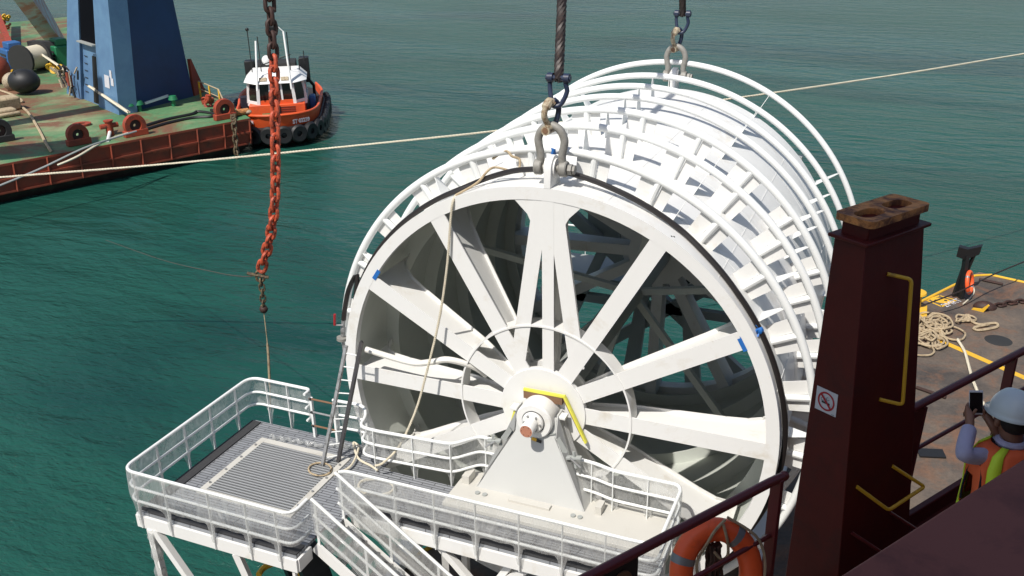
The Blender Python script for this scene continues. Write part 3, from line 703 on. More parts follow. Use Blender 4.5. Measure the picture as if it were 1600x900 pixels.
# ------------------------------------------------------------------ lifting gear
def sling_set(yc, top_pts, which):
    z0 = 4.82; g1 = 'big grey bow shackles on the reel'
    sh = thing('bow_shackle', 'large grey bow shackle on the '+which, 'shackle', (.09, yc, z0), g1)
    cx = .09; hw = .29; H = .86
    prof_ = [V(cx-.225, yc, z0-.0), V(cx-.20, yc, z0+.20), V(cx-.235, yc, z0+.40), V(cx-.24, yc, z0+.53), V(cx-.16, yc, z0+.69), V(cx, yc, z0+.765), V(cx+.16, yc, z0+.69), V(cx+.24, yc, z0+.53), V(cx+.235, yc, z0+.40), V(cx+.20, yc, z0+.20), V(cx+.235, yc, z0)]
    MB().tube(smooth_path(prof_, 5), .072, 12).build('bow', 'shackle', sh)
    for sx in (-1, 1): MB().lathe([(0, -.07), (.13, -.07), (.145, -.05), (.145, .05), (.13, .07), (0, .07)], (cx+sx*.235, yc, z0), (1, 0, 0), 20).build('bow_ear', 'shackle', sh)
    MB().tube([V(cx-.33, yc, z0), V(cx+.40, yc, z0)], .06, 12).build('pin', 'shackle', sh)
    MB().lathe([(0, 0), (.10, 0), (.10, .075), (0, .075)], (cx+.32, yc, z0), (1, 0, 0), 6).build('nut', 'shackle', sh, bev=.006)
    MB().lathe([(0, 0), (.085, 0), (.085, .04), (0, .04)], (cx+.41, yc, z0), (1, 0, 0), 6).build('nut', 'shackle', sh)
    zb = z0+.765
    lk = thing('connecting_link', 'worn cream joining link hooked into the grey shackle on the '+which, 'link', (cx, yc, zb), 'cream joining links')
    MB().tube(smooth_path([V(cx-.03, yc-.05, zb+.0), V(cx-.07, yc-.15, zb+.16), V(cx-.06, yc-.14, zb+.30), V(cx-.02, yc-.02, zb+.41), V(cx+.03, yc+.03, zb+.37)], 5), [.055]*11+[.085]*5+[.07]*5, 10).build('link_half', 'creamlink', lk)
    MB().tube(smooth_path([V(cx+.02, yc+.08, zb-.04), V(cx+.08, yc+.12, zb+.16), V(cx+.09, yc+.10, zb+.34), V(cx+.04, yc+.02, zb+.44)], 5), .05, 10).build('link_half', 'blueshackle', lk)
    MB().tube([V(cx-.04, yc-.20, zb-.06), V(cx-.01, yc+.16, zb-.06)], .085, 14).build('link_pin', 'creamlink', lk)
    MB().tube([V(cx-.041, yc-.206, zb-.06), V(cx-.040, yc-.19, zb-.06)], .055, 12).build('pin_hole', 'wood', lk)
    zs = zb+.36; zt = zb+.80; tx = cx+.09
    bs = thing('blue_shackle', 'dark blue shackle at the foot of the wire sling above the '+which, 'shackle', (cx, yc, zs), 'dark blue shackles')
    yd = yc+.12
    pts = [V(tx-.15, yd, zt), V(tx-.16, yd, zt-.14), V(tx-.12, yc+.06, zs+.12), V(cx+.02, yc+.02, zs-.02), V(tx+.06, yc+.06, zs-.0), V(tx+.15, yd, zs+.2), V(tx+.13, yd, zt-.1), V(tx+.12, yd, zt)]
    MB().tube(smooth_path(pts, 5), .042, 10).build('bow', 'blueshackle', bs)
    MB().tube([V(tx-.23, yd, zt), V(tx+.22, yd, zt)], .05, 10).build('pin', 'blueshackle', bs)
    for sx in (-1, 1): MB().lathe([(0, -.05), (.085, -.05), (.085, .05), (0, .05)], (tx+sx*.15, yd, zt), (1, 0, 0), 16).build('bow_ear', 'blueshackle', bs)
    a = V(tx, yd, zt-.03); b = Vector(top_pts)
    if b.z-a.z < .6: b = a+V(0, -.3, 1.0)
    d = (b-a).normalized()
    tag(twisted([a-d*.02, a+d*3, a+d*9], .088, 6, .55, 6).build('wire_sling', 'wire'), 'thick dark wire rope sling rising from the '+which, 'wire rope', 'wire slings')
sling_set(.22, at(878, 2, y=1.1), 'front lifting eye')
sling_set(LEN-.02, at(1052, 2, y=LEN-.4), 'far lifting eye')

# hanging chain
def link_mb(c, d, side, L, W, r, n=7):
    d = d.normalized(); side = (side-d*side.dot(d)).normalized(); pts = []
    h = L/2-W/2
    for k in range(7): a = -math.pi/2+math.pi*k/6; pts.append(c+d*(h+math.cos(a)*W/2)+side*math.sin(a)*W/2)
    for k in range(7): a = math.pi/2+math.pi*k/6; pts.append(c+d*(-h+math.cos(a)*W/2)+side*math.sin(a)*W/2)
    return MB().tube(pts, r, n, closed=True)
cpath = smooth_path([at(419, -60, y=3.5), at(421, 0, y=3.4), at(427, 85, y=3.3), at(430, 200, y=3.1), at(430, 300, y=3.0), at(424, 360, y=3.0), at(413, 405, y=3.0), at(406, 428, y=3.0)], 16)
chain = thing('hanging_chain', 'long heavy chain hanging over the sea, dark at the top and orange-red below', 'chain', tuple(cpath[-1]))
pts = resample(cpath, .262)
for i, (a, b) in enumerate(zip(pts, pts[1:])):
    if (b-a).length < .2: continue
    d = b-a; c = (a+b)/2; s1 = V(.92, .39, 0) if i % 2 else V(-.39, .92, 0)
    s1 = Matrix.Rotation(.5+i*.03, 3, 'Z') @ s1
    link_mb(c, d, s1, .36, .205, .05).build('chain_link', 'darkchain' if c.z > at(427, 85, y=3.3).z else 'orangechain', chain)
e = cpath[-1]
sh2 = thing('small_shackle', 'small yellowed shackle at the lower end of the orange chain', 'shackle', tuple(e))
link_mb(e+V(0, 0, -.06), V(0, 0, 1), V(.92, .39, 0), .3, .2, .035).build('bow', 'smallchain', sh2)
MB().tube([e+V(-.3, -.12, .02), e+V(.2, .08, -.1)], .045, 8).build('pin', 'smallchain', sh2)
q = smooth_path([e+V(0, 0, -.15), at(410, 455, y=3), at(412, 486, y=3)], 6)
ch2 = thing('short_chain', 'short thin brown chain below the orange chain', 'chain', tuple(e+V(0, 0, -.9)))
P = resample(q, .155)
for i, (a, b) in enumerate(zip(P, P[1:])):
    link_mb((a+b)/2, b-a, V(.92, .39, 0) if i % 2 else V(-.39, .92, 0), .22, .13, .024).build('chain_link', 'smallchain', ch2)
MB().sphere(at(412, 483, y=3), .11, 10, 8).build('hook', 'darkchain', ch2)
q = smooth_path([at(412, 486, y=3), at(416, 520, y=3), at(419, 550, y=3), at(421, 590, y=3), at(423, 640, y=3)], 6)
tag(MB().tube(q, [.014+.02*(1 if 9 < i < 20 else 0) for i in range(len(q))], 6).build('drop_line', 'tanrope'), 'thin knotted line hanging below the short chain behind the platform', 'rope')
q = smooth_path([e, at(380, 432, y=4), at(330, 424, y=8), at(250, 405, y=16), at(165, 375, y=26)], 8)
tag(MB().tube(q, .013, 6).build('side_line', 'darkrope'), 'thin dark line running off to the left from the chain end', 'rope')

# ------------------------------------------------------------------ long mooring ropes
q = smooth_path([at(-60, 282, Z=40), at(0, 277, Z=40), at(205, 261, Z=39), at(400, 243, Z=38), at(600, 223, Z=37), at(780, 204, Z=37), at(980, 177, Z=38), at(1180, 149, Z=40), at(1400, 117, Z=43), at(1600, 84, Z=47), at(1700, 66, Z=49)], 10)
tag(twisted(q, .047, 3, .42, 5, .12).build('mooring_rope', 'rope'), 'long cream mooring rope stretched across the whole sea behind the reel', 'rope')

# ==================================================================== BARGE WITH RUSTY DECK (right)
ZB = -5.5
bar = thing('deck_barge', 'rust-brown barge deck with yellow edge lines to the right of the reel', 'barge', (10, 5, -11))
c0 = V(9.46, 25.44, 0); dA = V(-.478, -.878, 0); dB = V(.95, -.31, 0)
def bp(a, b, z): p = c0+dA*a+dB*b; return V(p.x, p.y, z)
MB().add([bp(0, 0, ZB), bp(60, 0, ZB), bp(60, 46, ZB), bp(0, 46, ZB)], [(0, 1, 2, 3)]).build('deck', 'rustdeck', bar)
MB().add([bp(0, 0, ZB-.004), bp(60, 0, ZB-.004), bp(60, 0, -12), bp(1.5, .5, -12), bp(1.5, 46, -12), bp(0, 46, ZB-.004)], [(0, 1, 2, 3), (0, 3, 4, 5)]).build('hull', 'hullred', bar)
def strip(a, b, w_, z, m_, nm, par, th=.0): 
    d = (b-a); d.z = 0; d.normalize(); s_ = V(-d.y, d.x, 0)*w_/2
    return MB().add([V(a.x, a.y, z)-s_, V(b.x, b.y, z)-s_, V(b.x, b.y, z)+s_, V(a.x, a.y, z)+s_], [(0, 1, 2, 3)]).build(nm, m_, par)
MB().tube([bp(60, .05, ZB+.02), bp(2.2, .05, ZB+.02), bp(.6, .1, ZB+.02), bp(0.1, .5, ZB+.02), bp(.0, 46, ZB+.02)], .055, 8).build('edge_bar', 'yellow', bar)
la, lb = at(1475, 535, z=ZB), at(1600, 590, z=ZB); strip(la-(lb-la)*2.5, lb+(lb-la)*4, .26, ZB+.006, 'yellow', 'painted_line', bar)
for pq in (((1447, 468), (1467, 462)), ((1467, 462), (1494, 468)), ((1494, 468), (1475, 478)), ((1475, 478), (1447, 468))):
    pass
sq = [at(1447, 469, z=ZB), at(1468, 462, z=ZB), at(1494, 469, z=ZB), at(1471, 479, z=ZB)]
for i in range(4): strip(sq[i], sq[(i+1) % 4], .09, ZB+.005, 'yellow', 'painted_square', bar)
cc = sum(sq, V(0, 0, 0))/4
MB().add([V(cc.x+.42*math.cos(a)*(.9 if abs(math.cos(a)) > .7 else 1), cc.y+.25*math.sin(a), ZB+.009) for a in np.linspace(0, 6.28, 20)[:-1]], [tuple(range(19))]).build('painted_spot', 'yellow', bar)
for sx in (-.17, .17):
    MB().lathe([(0, .004), (.06, .004)], (cc.x+sx, cc.y+.3*sx, ZB+.010), (0, 0, 1), 12).build('painted_dot', 'signblack', bar)
cu = bpy.data.curves.new('stencil', 'FONT'); cu.body = '2MRT'; cu.size = .42
to = bpy.data.objects.new('stencil_letters', cu); COL.objects.link(to); to.parent = bar
tp = at(1479, 480, z=ZB+.012); tq = at(1497, 473, z=ZB+.012)
to.location = tp-Vector(bar['_o']); to.rotation_euler = (0, 0, math.atan2(tq.y-tp.y, tq.x-tp.x)); cu.materials.append(M['signwhite'])
MB().lathe([(0, .012), (.42, .012), (.45, .0)], at(1560, 532, z=ZB), (0, 0, 1), 24).build('manhole_cover', 'dark', bar)
# fittings on that deck
pst = thing('mooring_post', 'black forked steel post with a wide head at the edge of the rusty deck', 'post', tuple(at(1497, 465, z=ZB)))
pb, pc = at(1491, 463, z=ZB), at(1501, 466, z=ZB)
tA, tB = at(1510, 400, y=pb.y), at(1523, 396, y=pb.y+.2)
MB().beam(pb, at(1508, 415, y=pb.y+.1), .12, .18).build('leg', 'black', pst); MB().beam(pc, tA, .14, .24).build('leg', 'black', pst); MB().beam(at(1508, 430, y=pb.y+.3), tB, .08, .12).build('leg', 'black', pst)
hd = [at(1494, 401, y=pb.y-.1), at(1498, 386, y=pb.y-.1), at(1512, 390, y=pb.y-.1), at(1534, 385, y=pb.y+.3), at(1530, 398, y=pb.y+.3), at(1508, 406, y=pb.y-.1)]
MB().add(hd+[p+V(.05, .3, 0) for p in hd], [tuple(range(6)), tuple(range(11, 5, -1))]+[(i, 6+i, 6+(i+1) % 6, (i+1) % 6) for i in range(6)]).build('head', 'black', pst)
def buoy(c, nrm, R_, r_, label, name='lifebuoy', oval=1.0, bandangs=(45, 135, 225, 315), m_='buoy'):
    nrm = Vector(nrm).normalized(); t = thing(name, label, 'lifebuoy', tuple(c))
    e1 = V(0, 0, 1)-nrm*nrm.z; e1.normalize(); e2 = nrm.cross(e1)
    MB().tube([Vector(c)+(e1*math.cos(a)*oval+e2*math.sin(a))*R_ for a in np.linspace(0, 2*math.pi, 41)[:-1]], r_, 14, closed=True).build('ring', m_, t)
    for bd in bandangs:
        P = [Vector(c)+(e1*math.cos(a)*oval+e2*math.sin(a))*R_ for a in np.linspace(rad(bd-5), rad(bd+5), 4)]
        MB().tube(P, r_*1.03, 14).build('tape_band', 'silver', t)
    return t, e1, e2
buoy(at(1515, 441, z=-4.75), (.95, -.25, .2), .36, .075, 'red lifebuoy leaning on the black post at the deck edge', oval=1.1)
tag(MB().tube(smooth_path([at(1520, 446, z=ZB+.2), at(1522, 456, z=ZB+.1), at(1516, 465, z=ZB+.05), at(1505, 475, z=ZB+.05)], 6), .03, 6).build('lifebuoy_line', 'rope'), 'pale line trailing on the deck from the red lifebuoy', 'rope')
bol = thing('yellow_bollard', 'yellow double bollard partly hidden by the maroon pedestal', 'bollard', tuple(at(1438, 488, z=ZB)))
for q in ((1428, 484),):
    p = at(*q, z=ZB); MB().lathe([(0, .75), (.34, .75), (.36, .68), (.22, .62), (.2, .12), (0, .12)], p, (0, 0, 1), 20).build('bollard_post', 'yellow', bol)
    MB().box((p.x-.5, p.y-.9, ZB), (p.x+.45, p.y+.35, ZB+.12)).build('bollard_base', 'yellow', bol, bev=.02)
    p = p+V(-.5, -.9, 0) ; MB().lathe([(0, .75), (.34, .75), (.36, .68), (.22, .62), (.2, .12), (0, .12)], p, (0, 0, 1), 20).build('bollard_post', 'yellow', bol)
rnd = random.Random(3)
def messy(px, py, n, ra, label, m_='tanrope', squash=.6):
    c = at(px, py, z=ZB); pts = []; a = 0; cc_ = V(0, 0, 0); rr = ra*.5
    for i in range(n):
        if i % 9 == 0: cc_ = V(rnd.gauss(0, ra*.42), rnd.gauss(0, ra*.75), 0); rr = ra*rnd.uniform(.22, .6); dr = rnd.choice((-1, 1)); ov = rnd.uniform(.6, 1.5)
        a += dr*rnd.uniform(.6, 1.0)
        pts.append(V(c.x+cc_.x+rr*math.cos(a)*ov, c.y+cc_.y+rr*math.sin(a)*1.4, ZB+.06+.22*max(0, 1-cc_.length/ra)*rnd.random()+.02))
    tag(MB().tube(smooth_path(pts, 5), .036, 6).build('rope_pile', m_), label, 'rope')
messy(1464, 512, 120, .75, 'large tangled pile of tan mooring rope on the rusty deck')
messy(1450, 528, 80, .7, 'tangle of tan rope nearest the maroon pedestal on the rusty deck')
messy(1505, 506, 46, .38, 'smaller coil of tan rope right of the big rope pile')
q = smooth_path([at(1515, 500, z=ZB+.06), at(1530, 507, z=ZB+.06), at(1555, 505, z=ZB+.06), at(1557, 511, z=ZB+.06), at(1530, 516, z=ZB+.06), at(1522, 512, z=ZB+.06), at(1545, 507, z=ZB+.08)], 8)
tag(MB().tube(q, .05, 6).build('rope_tail', 'tanrope'), 'doubled tail of tan rope lying right of the smaller coil', 'rope')
q = smooth_path([at(1496, 530, z=ZB+.1), at(1507, 548, z=ZB+.09), at(1513, 568, z=ZB+.09), at(1519, 590, z=ZB+.09), at(1526, 608, z=ZB+.09), at(1533, 625, z=ZB+.09), at(1546, 640, z=ZB+.09)], 6)
tag(twisted(q, .05, 3, .3).build('loose_rope', 'rope'), 'cream rope running from the rope pile toward the hard hat', 'rope')
dch = thing('deck_chain', 'dark chain lying across the rusty deck to a yellow lug', 'chain', tuple(at(1530, 483, z=ZB)))
P = resample([at(1545, 481, z=ZB+.06), at(1575, 474, z=ZB+.06), at(1640, 466, z=ZB+.06)], .26)
for i, (a, b) in enumerate(zip(P, P[1:])): link_mb((a+b)/2, b-a, V(0, 0, 1) if i % 2 else V(-.5, .8, 0), .36, .2, .045).build('chain_link', 'darkchain', dch)
lg = thing('pad_lug', 'rusty hump with a yellow-painted lug where the deck chain ends', 'lug', tuple(at(1535, 482, z=ZB)))
MB().sphere(at(1538, 481, z=ZB), .34, 14, 8, (1.2, .8, .8)).build('hump', 'darkchain', lg)
MB().prism([(-.25, 0), (.2, .0), (.36, .30), (.30, .33), (.1, .1), (-.2, .06)], at(1528, 486, z=ZB), (.9, -.3, 0), (0, 0, 1), (.03, .08, 0)).build('lug_plate', 'yellow', lg)
for (a, b, lb_) in (((1432, 605), (1478, 621), 'rusty bar lying on the deck below the yellow line'), ((1530, 436), (1567, 444), 'rusty bar lying near the far corner of the deck')):
    tag(MB().tube([at(*a, z=ZB+.06), at(*b, z=ZB+.06)], .055, 8).build('steel_bar', 'darkchain'), lb_, 'bar')
tag(MB().tube(smooth_path([at(1440, 478, z=-4.9), at(1500, 455, z=-4.6), at(1550, 430, z=-4.6), at(1610, 405, z=-4.5), at(1700, 370, z=-4.4)], 5), .028, 6).build('deck_wire', 'wire'), 'dark wire running over the deck edge behind the red lifebuoy', 'wire')
pl1 = tag(MB().obox(at(1455, 708, z=ZB+.04), V(.34, .1, 0), V(-.05, .2, 0), V(0, 0, .02)).build('rubber_pad', 'rubber'), 'square black rubber pad on the rusty deck beside the lower rail', 'pad')
# yellow/black fender items under the platform
fnd = thing('yellow_fender_frame', 'yellow framed fender glimpsed under the platform corner', 'fender', tuple(at(430, 895, z=-5.2)))
cfn = at(452, 905, z=-5.2)
MB().lathe([(.55, -.3), (.9, -.3), (.95, 0), (.9, .3), (.55, .3)], cfn+V(.2, .4, 0), (.6, 1, .1), 24, closed_prof=True).build('tyre', 'rubber', fnd)
MB().tube(round_path([at(404, 898, z=-5.0), at(412, 886, z=-5.0), at(434, 878, z=-5.0), at(466, 876, z=-5.0), at(470, 898, z=-5.0)], .2), .07, 8).build('frame_bar', 'yellow', fnd)

# ==================================================================== LEFT CRANE BARGE
ZL = -8.1
cb = thing('crane_barge', 'crane barge with worn green deck and red hull at the left', 'barge', (-70, 50, -11))
def L(px, py, z=ZL): return at(px, py, z=z)
pA, pB = V(-45.3, 48.7, 0), V(-57.5, 21.3, 0)
dE = (pB-pA).normalized(); dF = V(-dE.y, dE.x, 0)
if dF.x > 0: dF = -dF
dF = V(-.80, .60, 0).normalized()
def lp(a, b, z): p = pA+dE*a+dF*b; return V(p.x, p.y, z)
MB().add([lp(0, 0, ZL), lp(60, 0, ZL), lp(60, 90, ZL), lp(0, 90, ZL)], [(0, 1, 2, 3)]).build('deck', 'greendeck', cb)
MB().add([lp(0, -.01, ZL-.01), lp(60, -.01, ZL-.01), lp(60, .15, -10.35), lp(.4, .15, -10.35), lp(0, 90, ZL-.01), lp(.4, 90, -10.35)], [(0, 1, 2, 3), (0, 3, 5, 4)]).build('hull', 'hullred', cb)
MB().add([lp(.4, .14, -10.34), lp(60, .14, -10.34), lp(60, 1.2, -11.5), lp(1.6, 1.2, -11.5), lp(.4, 90, -10.34), lp(1.6, 90, -11.5)], [(0, 1, 2, 3), (0, 3, 5, 4)]).build('waterline_band', 'boot', cb)
MB().beam(lp(0, 0, ZL-.08), lp(60, 0, ZL-.08), .12, .16).build('edge_rubbing_bar', 'hullred', cb)
MB().beam(lp(0, -.02, ZL-1.15), lp(30, -.02, ZL-1.15), .12, .12).build('rubbing_strake', 'hullred', cb)
MB().beam(lp(.5, .05, ZL-2.1), lp(60, .05, ZL-2.1), .10, .12).build('rubbing_strake', 'hullred', cb)
for k in range(16):
    MB().beam(lp(.1+k*2.35, -.05, ZL-.1), lp(.2+k*2.35, .05, ZL-2.15), .18, .12).build('hull_rib', 'hullred', cb)
MB().beam(lp(25, -.3, -10.2), lp(32, -.3, -10.2), .5, .5).build('fender_bar', 'rustcap', cb)
MB().beam(lp(23.5, -.2, -9.4), lp(24.0, -.2, -10.8), .3, .3).build('fender_bar', 'rustcap', cb)
# blue tower
tw = thing('crane_tower', 'tall blue steel crane leg with a dark recess standing on the green deck', 'crane', tuple(L(190, 175)))
TA, TB, TC, TD = V(-57.1, 46.0, ZL), V(-56.3, 54.6, ZL), V(-66.0, 58.5, ZL), V(-69.3, 51.8, ZL)
H = 22.0
def tilt(p, dx, dy): return V(p.x+dx, p.y+dy, p.z+H)
TA2, TB2, TC2, TD2 = tilt(TA, 2.4, 0), tilt(TB, -1.7, .0), tilt(TC, 1, 0), tilt(TD, 8.0, -1.8)
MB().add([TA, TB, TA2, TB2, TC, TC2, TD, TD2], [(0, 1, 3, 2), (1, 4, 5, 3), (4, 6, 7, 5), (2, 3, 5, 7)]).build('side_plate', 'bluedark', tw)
# lit front: two posts with a recess between
def quadp(t, h): # t across front from A to D, h height 0..1
    a = TA.lerp(TA2, h); d = TD.lerp(TD2, h); return a.lerp(d, t)
nrm = (TD-TA).cross(V(0, 0, 1)).normalized(); nrm = nrm if nrm.y < 0 else -nrm
def slab(t0, t1, h0, h1, nm, m_, dep=0.0, t0b=None, t1b=None):
    a, b = quadp(t0, h0), quadp(t1, h0); c, d = quadp(t1b if t1b is not None else t1, h1), quadp(t0b if t0b is not None else t0, h1)
    q = [p+nrm*-dep for p in (a, b, c, d)]; back = [p-nrm*(1.6-dep) for p in (a, b, c, d)]
    return MB().add(q+back, [(0, 1, 2, 3), (7, 6, 5, 4), (0, 4, 5, 1), (1, 5, 6, 2), (2, 6, 7, 3), (3, 7, 4, 0)]).build(nm, m_, tw)
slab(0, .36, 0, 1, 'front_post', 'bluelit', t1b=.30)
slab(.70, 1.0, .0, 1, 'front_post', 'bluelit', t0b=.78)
slab(.36, .70, .0, .245, 'front_panel', 'bluelit', .25)
slab(.36, .70, .245, 1, 'recess_panel', 'recessshade', 1.5, .30, .78)
MB().beam(quadp(.36, .25), quadp(.70, .25), .6, .12).build('ledge', 'greypaint', tw)
dr = [quadp(.40, .005)+nrm*.03-nrm*.25, quadp(.50, .005)+nrm*.03-nrm*.25, quadp(.50, .20)+nrm*.03-nrm*.25, quadp(.42, .20)+nrm*.03-nrm*.25]
MB().add(dr, [(0, 1, 2, 3)]).build('doorway', 'black', tw)
for t_, h_, w_, hh in ((.17, .12, .045, .05), (.07, .125, .025, .03), (.09, .155, .02, .03)):
    pts = [quadp(t_-w_, h_-hh/2), quadp(t_+w_, h_-hh/2), quadp(t_+w_, h_+hh/2), quadp(t_-w_, h_+hh/2)]
    MB().add([p+nrm*.02 for p in pts], [(0, 1, 2, 3)]).build('notice', 'signwhite', tw)
for k in range(3): MB().tube([quadp(.34-.0*k, .02+.0*k)+nrm*.1*(k+1), quadp(.335, .22)+nrm*.1*(k+1)], .03, 5).build('cable_run', 'dark', tw)
for z_ in (.04, .07, .10, .13, .16, .19): MB().beam(quadp(.60, z_)+nrm*-.2, quadp(.66, z_)+nrm*-.2, .05, .05).build('ladder_rung', 'dark', tw)
for k in range(26):
    h_ = random.uniform(0, .12); t_ = random.uniform(.68, 1.0); p_ = quadp(t_, h_)+nrm*random.uniform(.1, .9)
    MB().tube([p_, p_+V(random.uniform(-.5, .5), random.uniform(-.3, .3), random.uniform(.2, 1.3))], random.uniform(.05, .14), 6).build('hung_hose', random.choice(['dark', 'dark', 'hullred', 'creamlink', 'rubber']), tw)
# buttress red wedge at far side of tower
MB().prism([(0, 0), (2.2, 0), (.3, 3.4), (0, 3.4)], TB+V(.0, .2, 0), (-.25, 1, 0), (0, 0, 1), (-.3, 0, 0)).build('red_wedge', 'hullred', tw)
# pale jib leaning at top left
jb = thing('crane_jib', 'pale blue rust-streaked crane jib leaning over the green deck at top left', 'crane jib', tuple(L(85, 72)))
j0 = L(84, 73); j1 = at(18, -25, Z=100)
d = (j1-j0).normalized(); s_ = d.cross(-fw.normalized()).normalized(); n_ = s_.cross(d)
def jq(t, w_): p = j0.lerp(j1, t); return p-s_*w_, p+s_*w_
a, b = jq(0, .6); c, dd = jq(.55, 2.6); e1_, e2_ = jq(1.2, 3.4)
vsj = [a, b, c, dd, e1_, e2_]; vsj = vsj+[p-n_*1.6 for p in vsj]
MB().add(vsj, [(0, 1, 3, 2), (2, 3, 5, 4), (0, 2, 8, 6), (2, 4, 10, 8), (1, 7, 9, 3), (3, 9, 11, 5), (6, 8, 9, 7), (8, 10, 11, 9)]).build('jib_box', 'jib', jb)
MB().tube([j0+n_*.2, j0.lerp(j1, 1.2)+n_*.3+s_*-.3], .09, 6).build('jib_cable', 'dark', jb)
MB().prism([(-.9, 0), (.9, 0), (.5, 1.6), (-.5, 1.6)], j0+V(0, 0, -.2), s_, (0, 0, 1), n_*-1.2).build('jib_foot', 'greypaint', jb)
# machines on deck
wn = thing('rope_winch', 'deck winch drum wound with cream rope between blue and black housings', 'winch', tuple(L(55, 115)))
wa, wb = L(38, 116)+V(0, 0, 1.5), L(67, 109)+V(0, 0, 1.5); ax = (wb-wa).normalized()
MB().tube([wa, wb], 1.25, 20).build('rope_drum', 'rope', wn)
for p, m_, r_ in ((wa, 'dark', 1.6), (wb, 'dark', 1.6)): MB().tube([p-ax*.15, p+ax*.15], r_, 20).build('drum_flange', m_, wn)
def machine(px, py, sx, sy, sz, m_, name, label, cat):
    t = thing(name, label, cat, tuple(L(px, py))); c = L(px, py)
    e1_, e2_ = dE, V(dE.y, -dE.x, 0)
    MB().obox(c+V(0, 0, sz*.5), e1_*sx*.5, e2_*sy*.5, V(0, 0, sz*.5)).build('body', m_, t, bev=.12)
    MB().obox(c+V(0, 0, sz*1.15), e1_*sx*.32, e2_*sy*.38, V(0, 0, sz*.15)).build('hood', m_, t, bev=.1)
    for k in range(4): MB().obox(c+V(0, 0, sz*(.25+.16*k))+e1_*sx*.51, e1_*.02, e2_*sy*.35, V(0, 0, sz*.05)).build('vent', 'dark', t)
    MB().obox(c+V(0, 0, .1), e1_*sx*.6, e2_*sy*.62, V(0, 0, .12)).build('skid', 'dark', t)
    return t
machine(27, 108, 2.2, 2.6, 2.3, 'bluemach', 'engine_unit', 'blue engine housing left of the rope winch on the green deck', 'machine')
machine(99, 104, 1.9, 2.6, 2.4, 'greenmach', 'engine_unit', 'green engine housing beside the blue tower', 'machine')
hb = thing('winch_housing', 'dark winch frame topped with pale beams near the green engine', 'winch', tuple(L(80, 108)))
MB().obox(L(78, 104)+V(0, 0, 1.4), ax*.5, ax.cross(V(0, 0, 1))*2.0, V(0, 0, 1.4)).build('side_frame', 'dark', hb)
MB().beam(L(72, 92)+V(0, 0, 1.6), L(108, 86)+V(0, 0, 1.6), .5, .3).build('top_beam', 'signwhite', hb); MB().beam(L(80, 98)+V(0, 0, 1.8), L(108, 92)+V(0, 0, 1.8), .5, .3).build('top_beam', 'rustcap', hb)
def clutter(px, py, n, r_, m_, nm, label, cat, zz=0):
    t = thing(nm, label, cat, tuple(L(px, py))); c = L(px, py); rn = random.Random(px*7+py)
    for k in range(n):
        p = c+V(rn.uniform(-r_, r_), rn.uniform(-r_, r_), zz+rn.uniform(.1, r_*.9)); q = p+V(rn.uniform(-.6, .6), rn.uniform(-.6, .6), rn.uniform(-.3, .7))
        (MB().tube([p, q], rn.uniform(.1, .22), 7) if k % 2 else MB().lathe([(.12, 0), (.38, 0), (.38, .14), (.12, .14)], p, (rn.uniform(-1, 1), rn.uniform(-1, 1), .5), 12, closed_prof=True)).build('pipe' if k % 2 else 'valve_wheel', m_, t)
clutter(24, 122, 8, .8, 'yellow', 'valve_manifold', 'yellow valves and pipes below the blue engine housing', 'valves')
clutter(92, 114, 9, .9, 'yellow', 'valve_manifold', 'yellow valves below the green engine housing', 'valves')
clutter(104, 118, 12, .9, 'creamlink', 'pipe_bundle', 'cream pipe fittings piled against the blue tower', 'pipes')
clutter(56, 86, 4, .4, 'yellow', 'valve_stand', 'small yellow valve wheel stand on the green deck behind the winch', 'valves')
clutter(6, 34, 7, .9, 'yellow', 'pump_unit', 'yellow and rusty pump gear at the top left corner', 'pump')
clutter(4, 48, 6, 1.2, 'redkit', 'pump_unit', 'rusty red pump gear below the yellow pump at the left edge', 'pump')
tag(MB().beam(L(-6, 60), L(18, 82)+V(0, 0, .2), 1.2, 1.4).build('boom_section', 'hullred'), 'dark red boom section lying at the left edge of the green deck', 'boom')
tag(MB().beam(L(-4, 45)+V(0, 0, 4), L(20, 86)+V(0, 0, .6), .7, .9).build('red_prop', 'redkit'), 'rusty red sloping prop at the left edge of the green deck', 'prop')
fd = thing('tyre_fender', 'round black fender bundled in tyres on the green deck below the winch', 'fender', tuple(L(42, 148)))
c = L(42, 147)+V(0, 0, 1.25)
MB().sphere(c, 1.35, 18, 12, (1.15, 1, .85)).build('fender_body', 'rubber', fd)
for k in range(7):
    a = k*.9; p = c+V(math.cos(a)*1.1, math.sin(a)*.9, .35*math.sin(a*1.7)); MB().lathe([(.3, -.15), (.62, -.15), (.68, 0), (.62, .15), (.3, .15)], p, (math.cos(a), math.sin(a), .3), 14, closed_prof=True).build('tyre', 'rubber', fd)
tag(MB().sphere(L(22, 140)+V(0, 0, .8), .9, 14, 10, (.9, 1.1, 1)).build('white_float', 'creamlink'), 'dirty white float beside the round black fender', 'float')
tag(MB().sphere(L(-4, 130)+V(0, 0, 1.4), 1.5, 14, 10, (1, 1, 1)).build('rusty_drum', 'hullred'), 'dark rusty drum cut by the left edge of the picture', 'drum')
sk = thing('stone_sacks', 'tan canvas-covered blocks piled at the left edge of the green deck', 'sacks', tuple(L(8, 172)))
for (px, py, sx, sy, sz) in ((10, 172, 1.1, 1.3, 1.2), (-2, 182, 1.4, 1.0, .6), (14, 183, 1.0, .4, .4), (2, 158, .6, .6, .4)):
    MB().obox(L(px, py)+V(0, 0, sz*.5), dE*sx, V(dE.y, -dE.x, 0)*sy*.7, V(.1, 0, sz*.5)).build('sack', 'tanrope', sk, bev=.2)
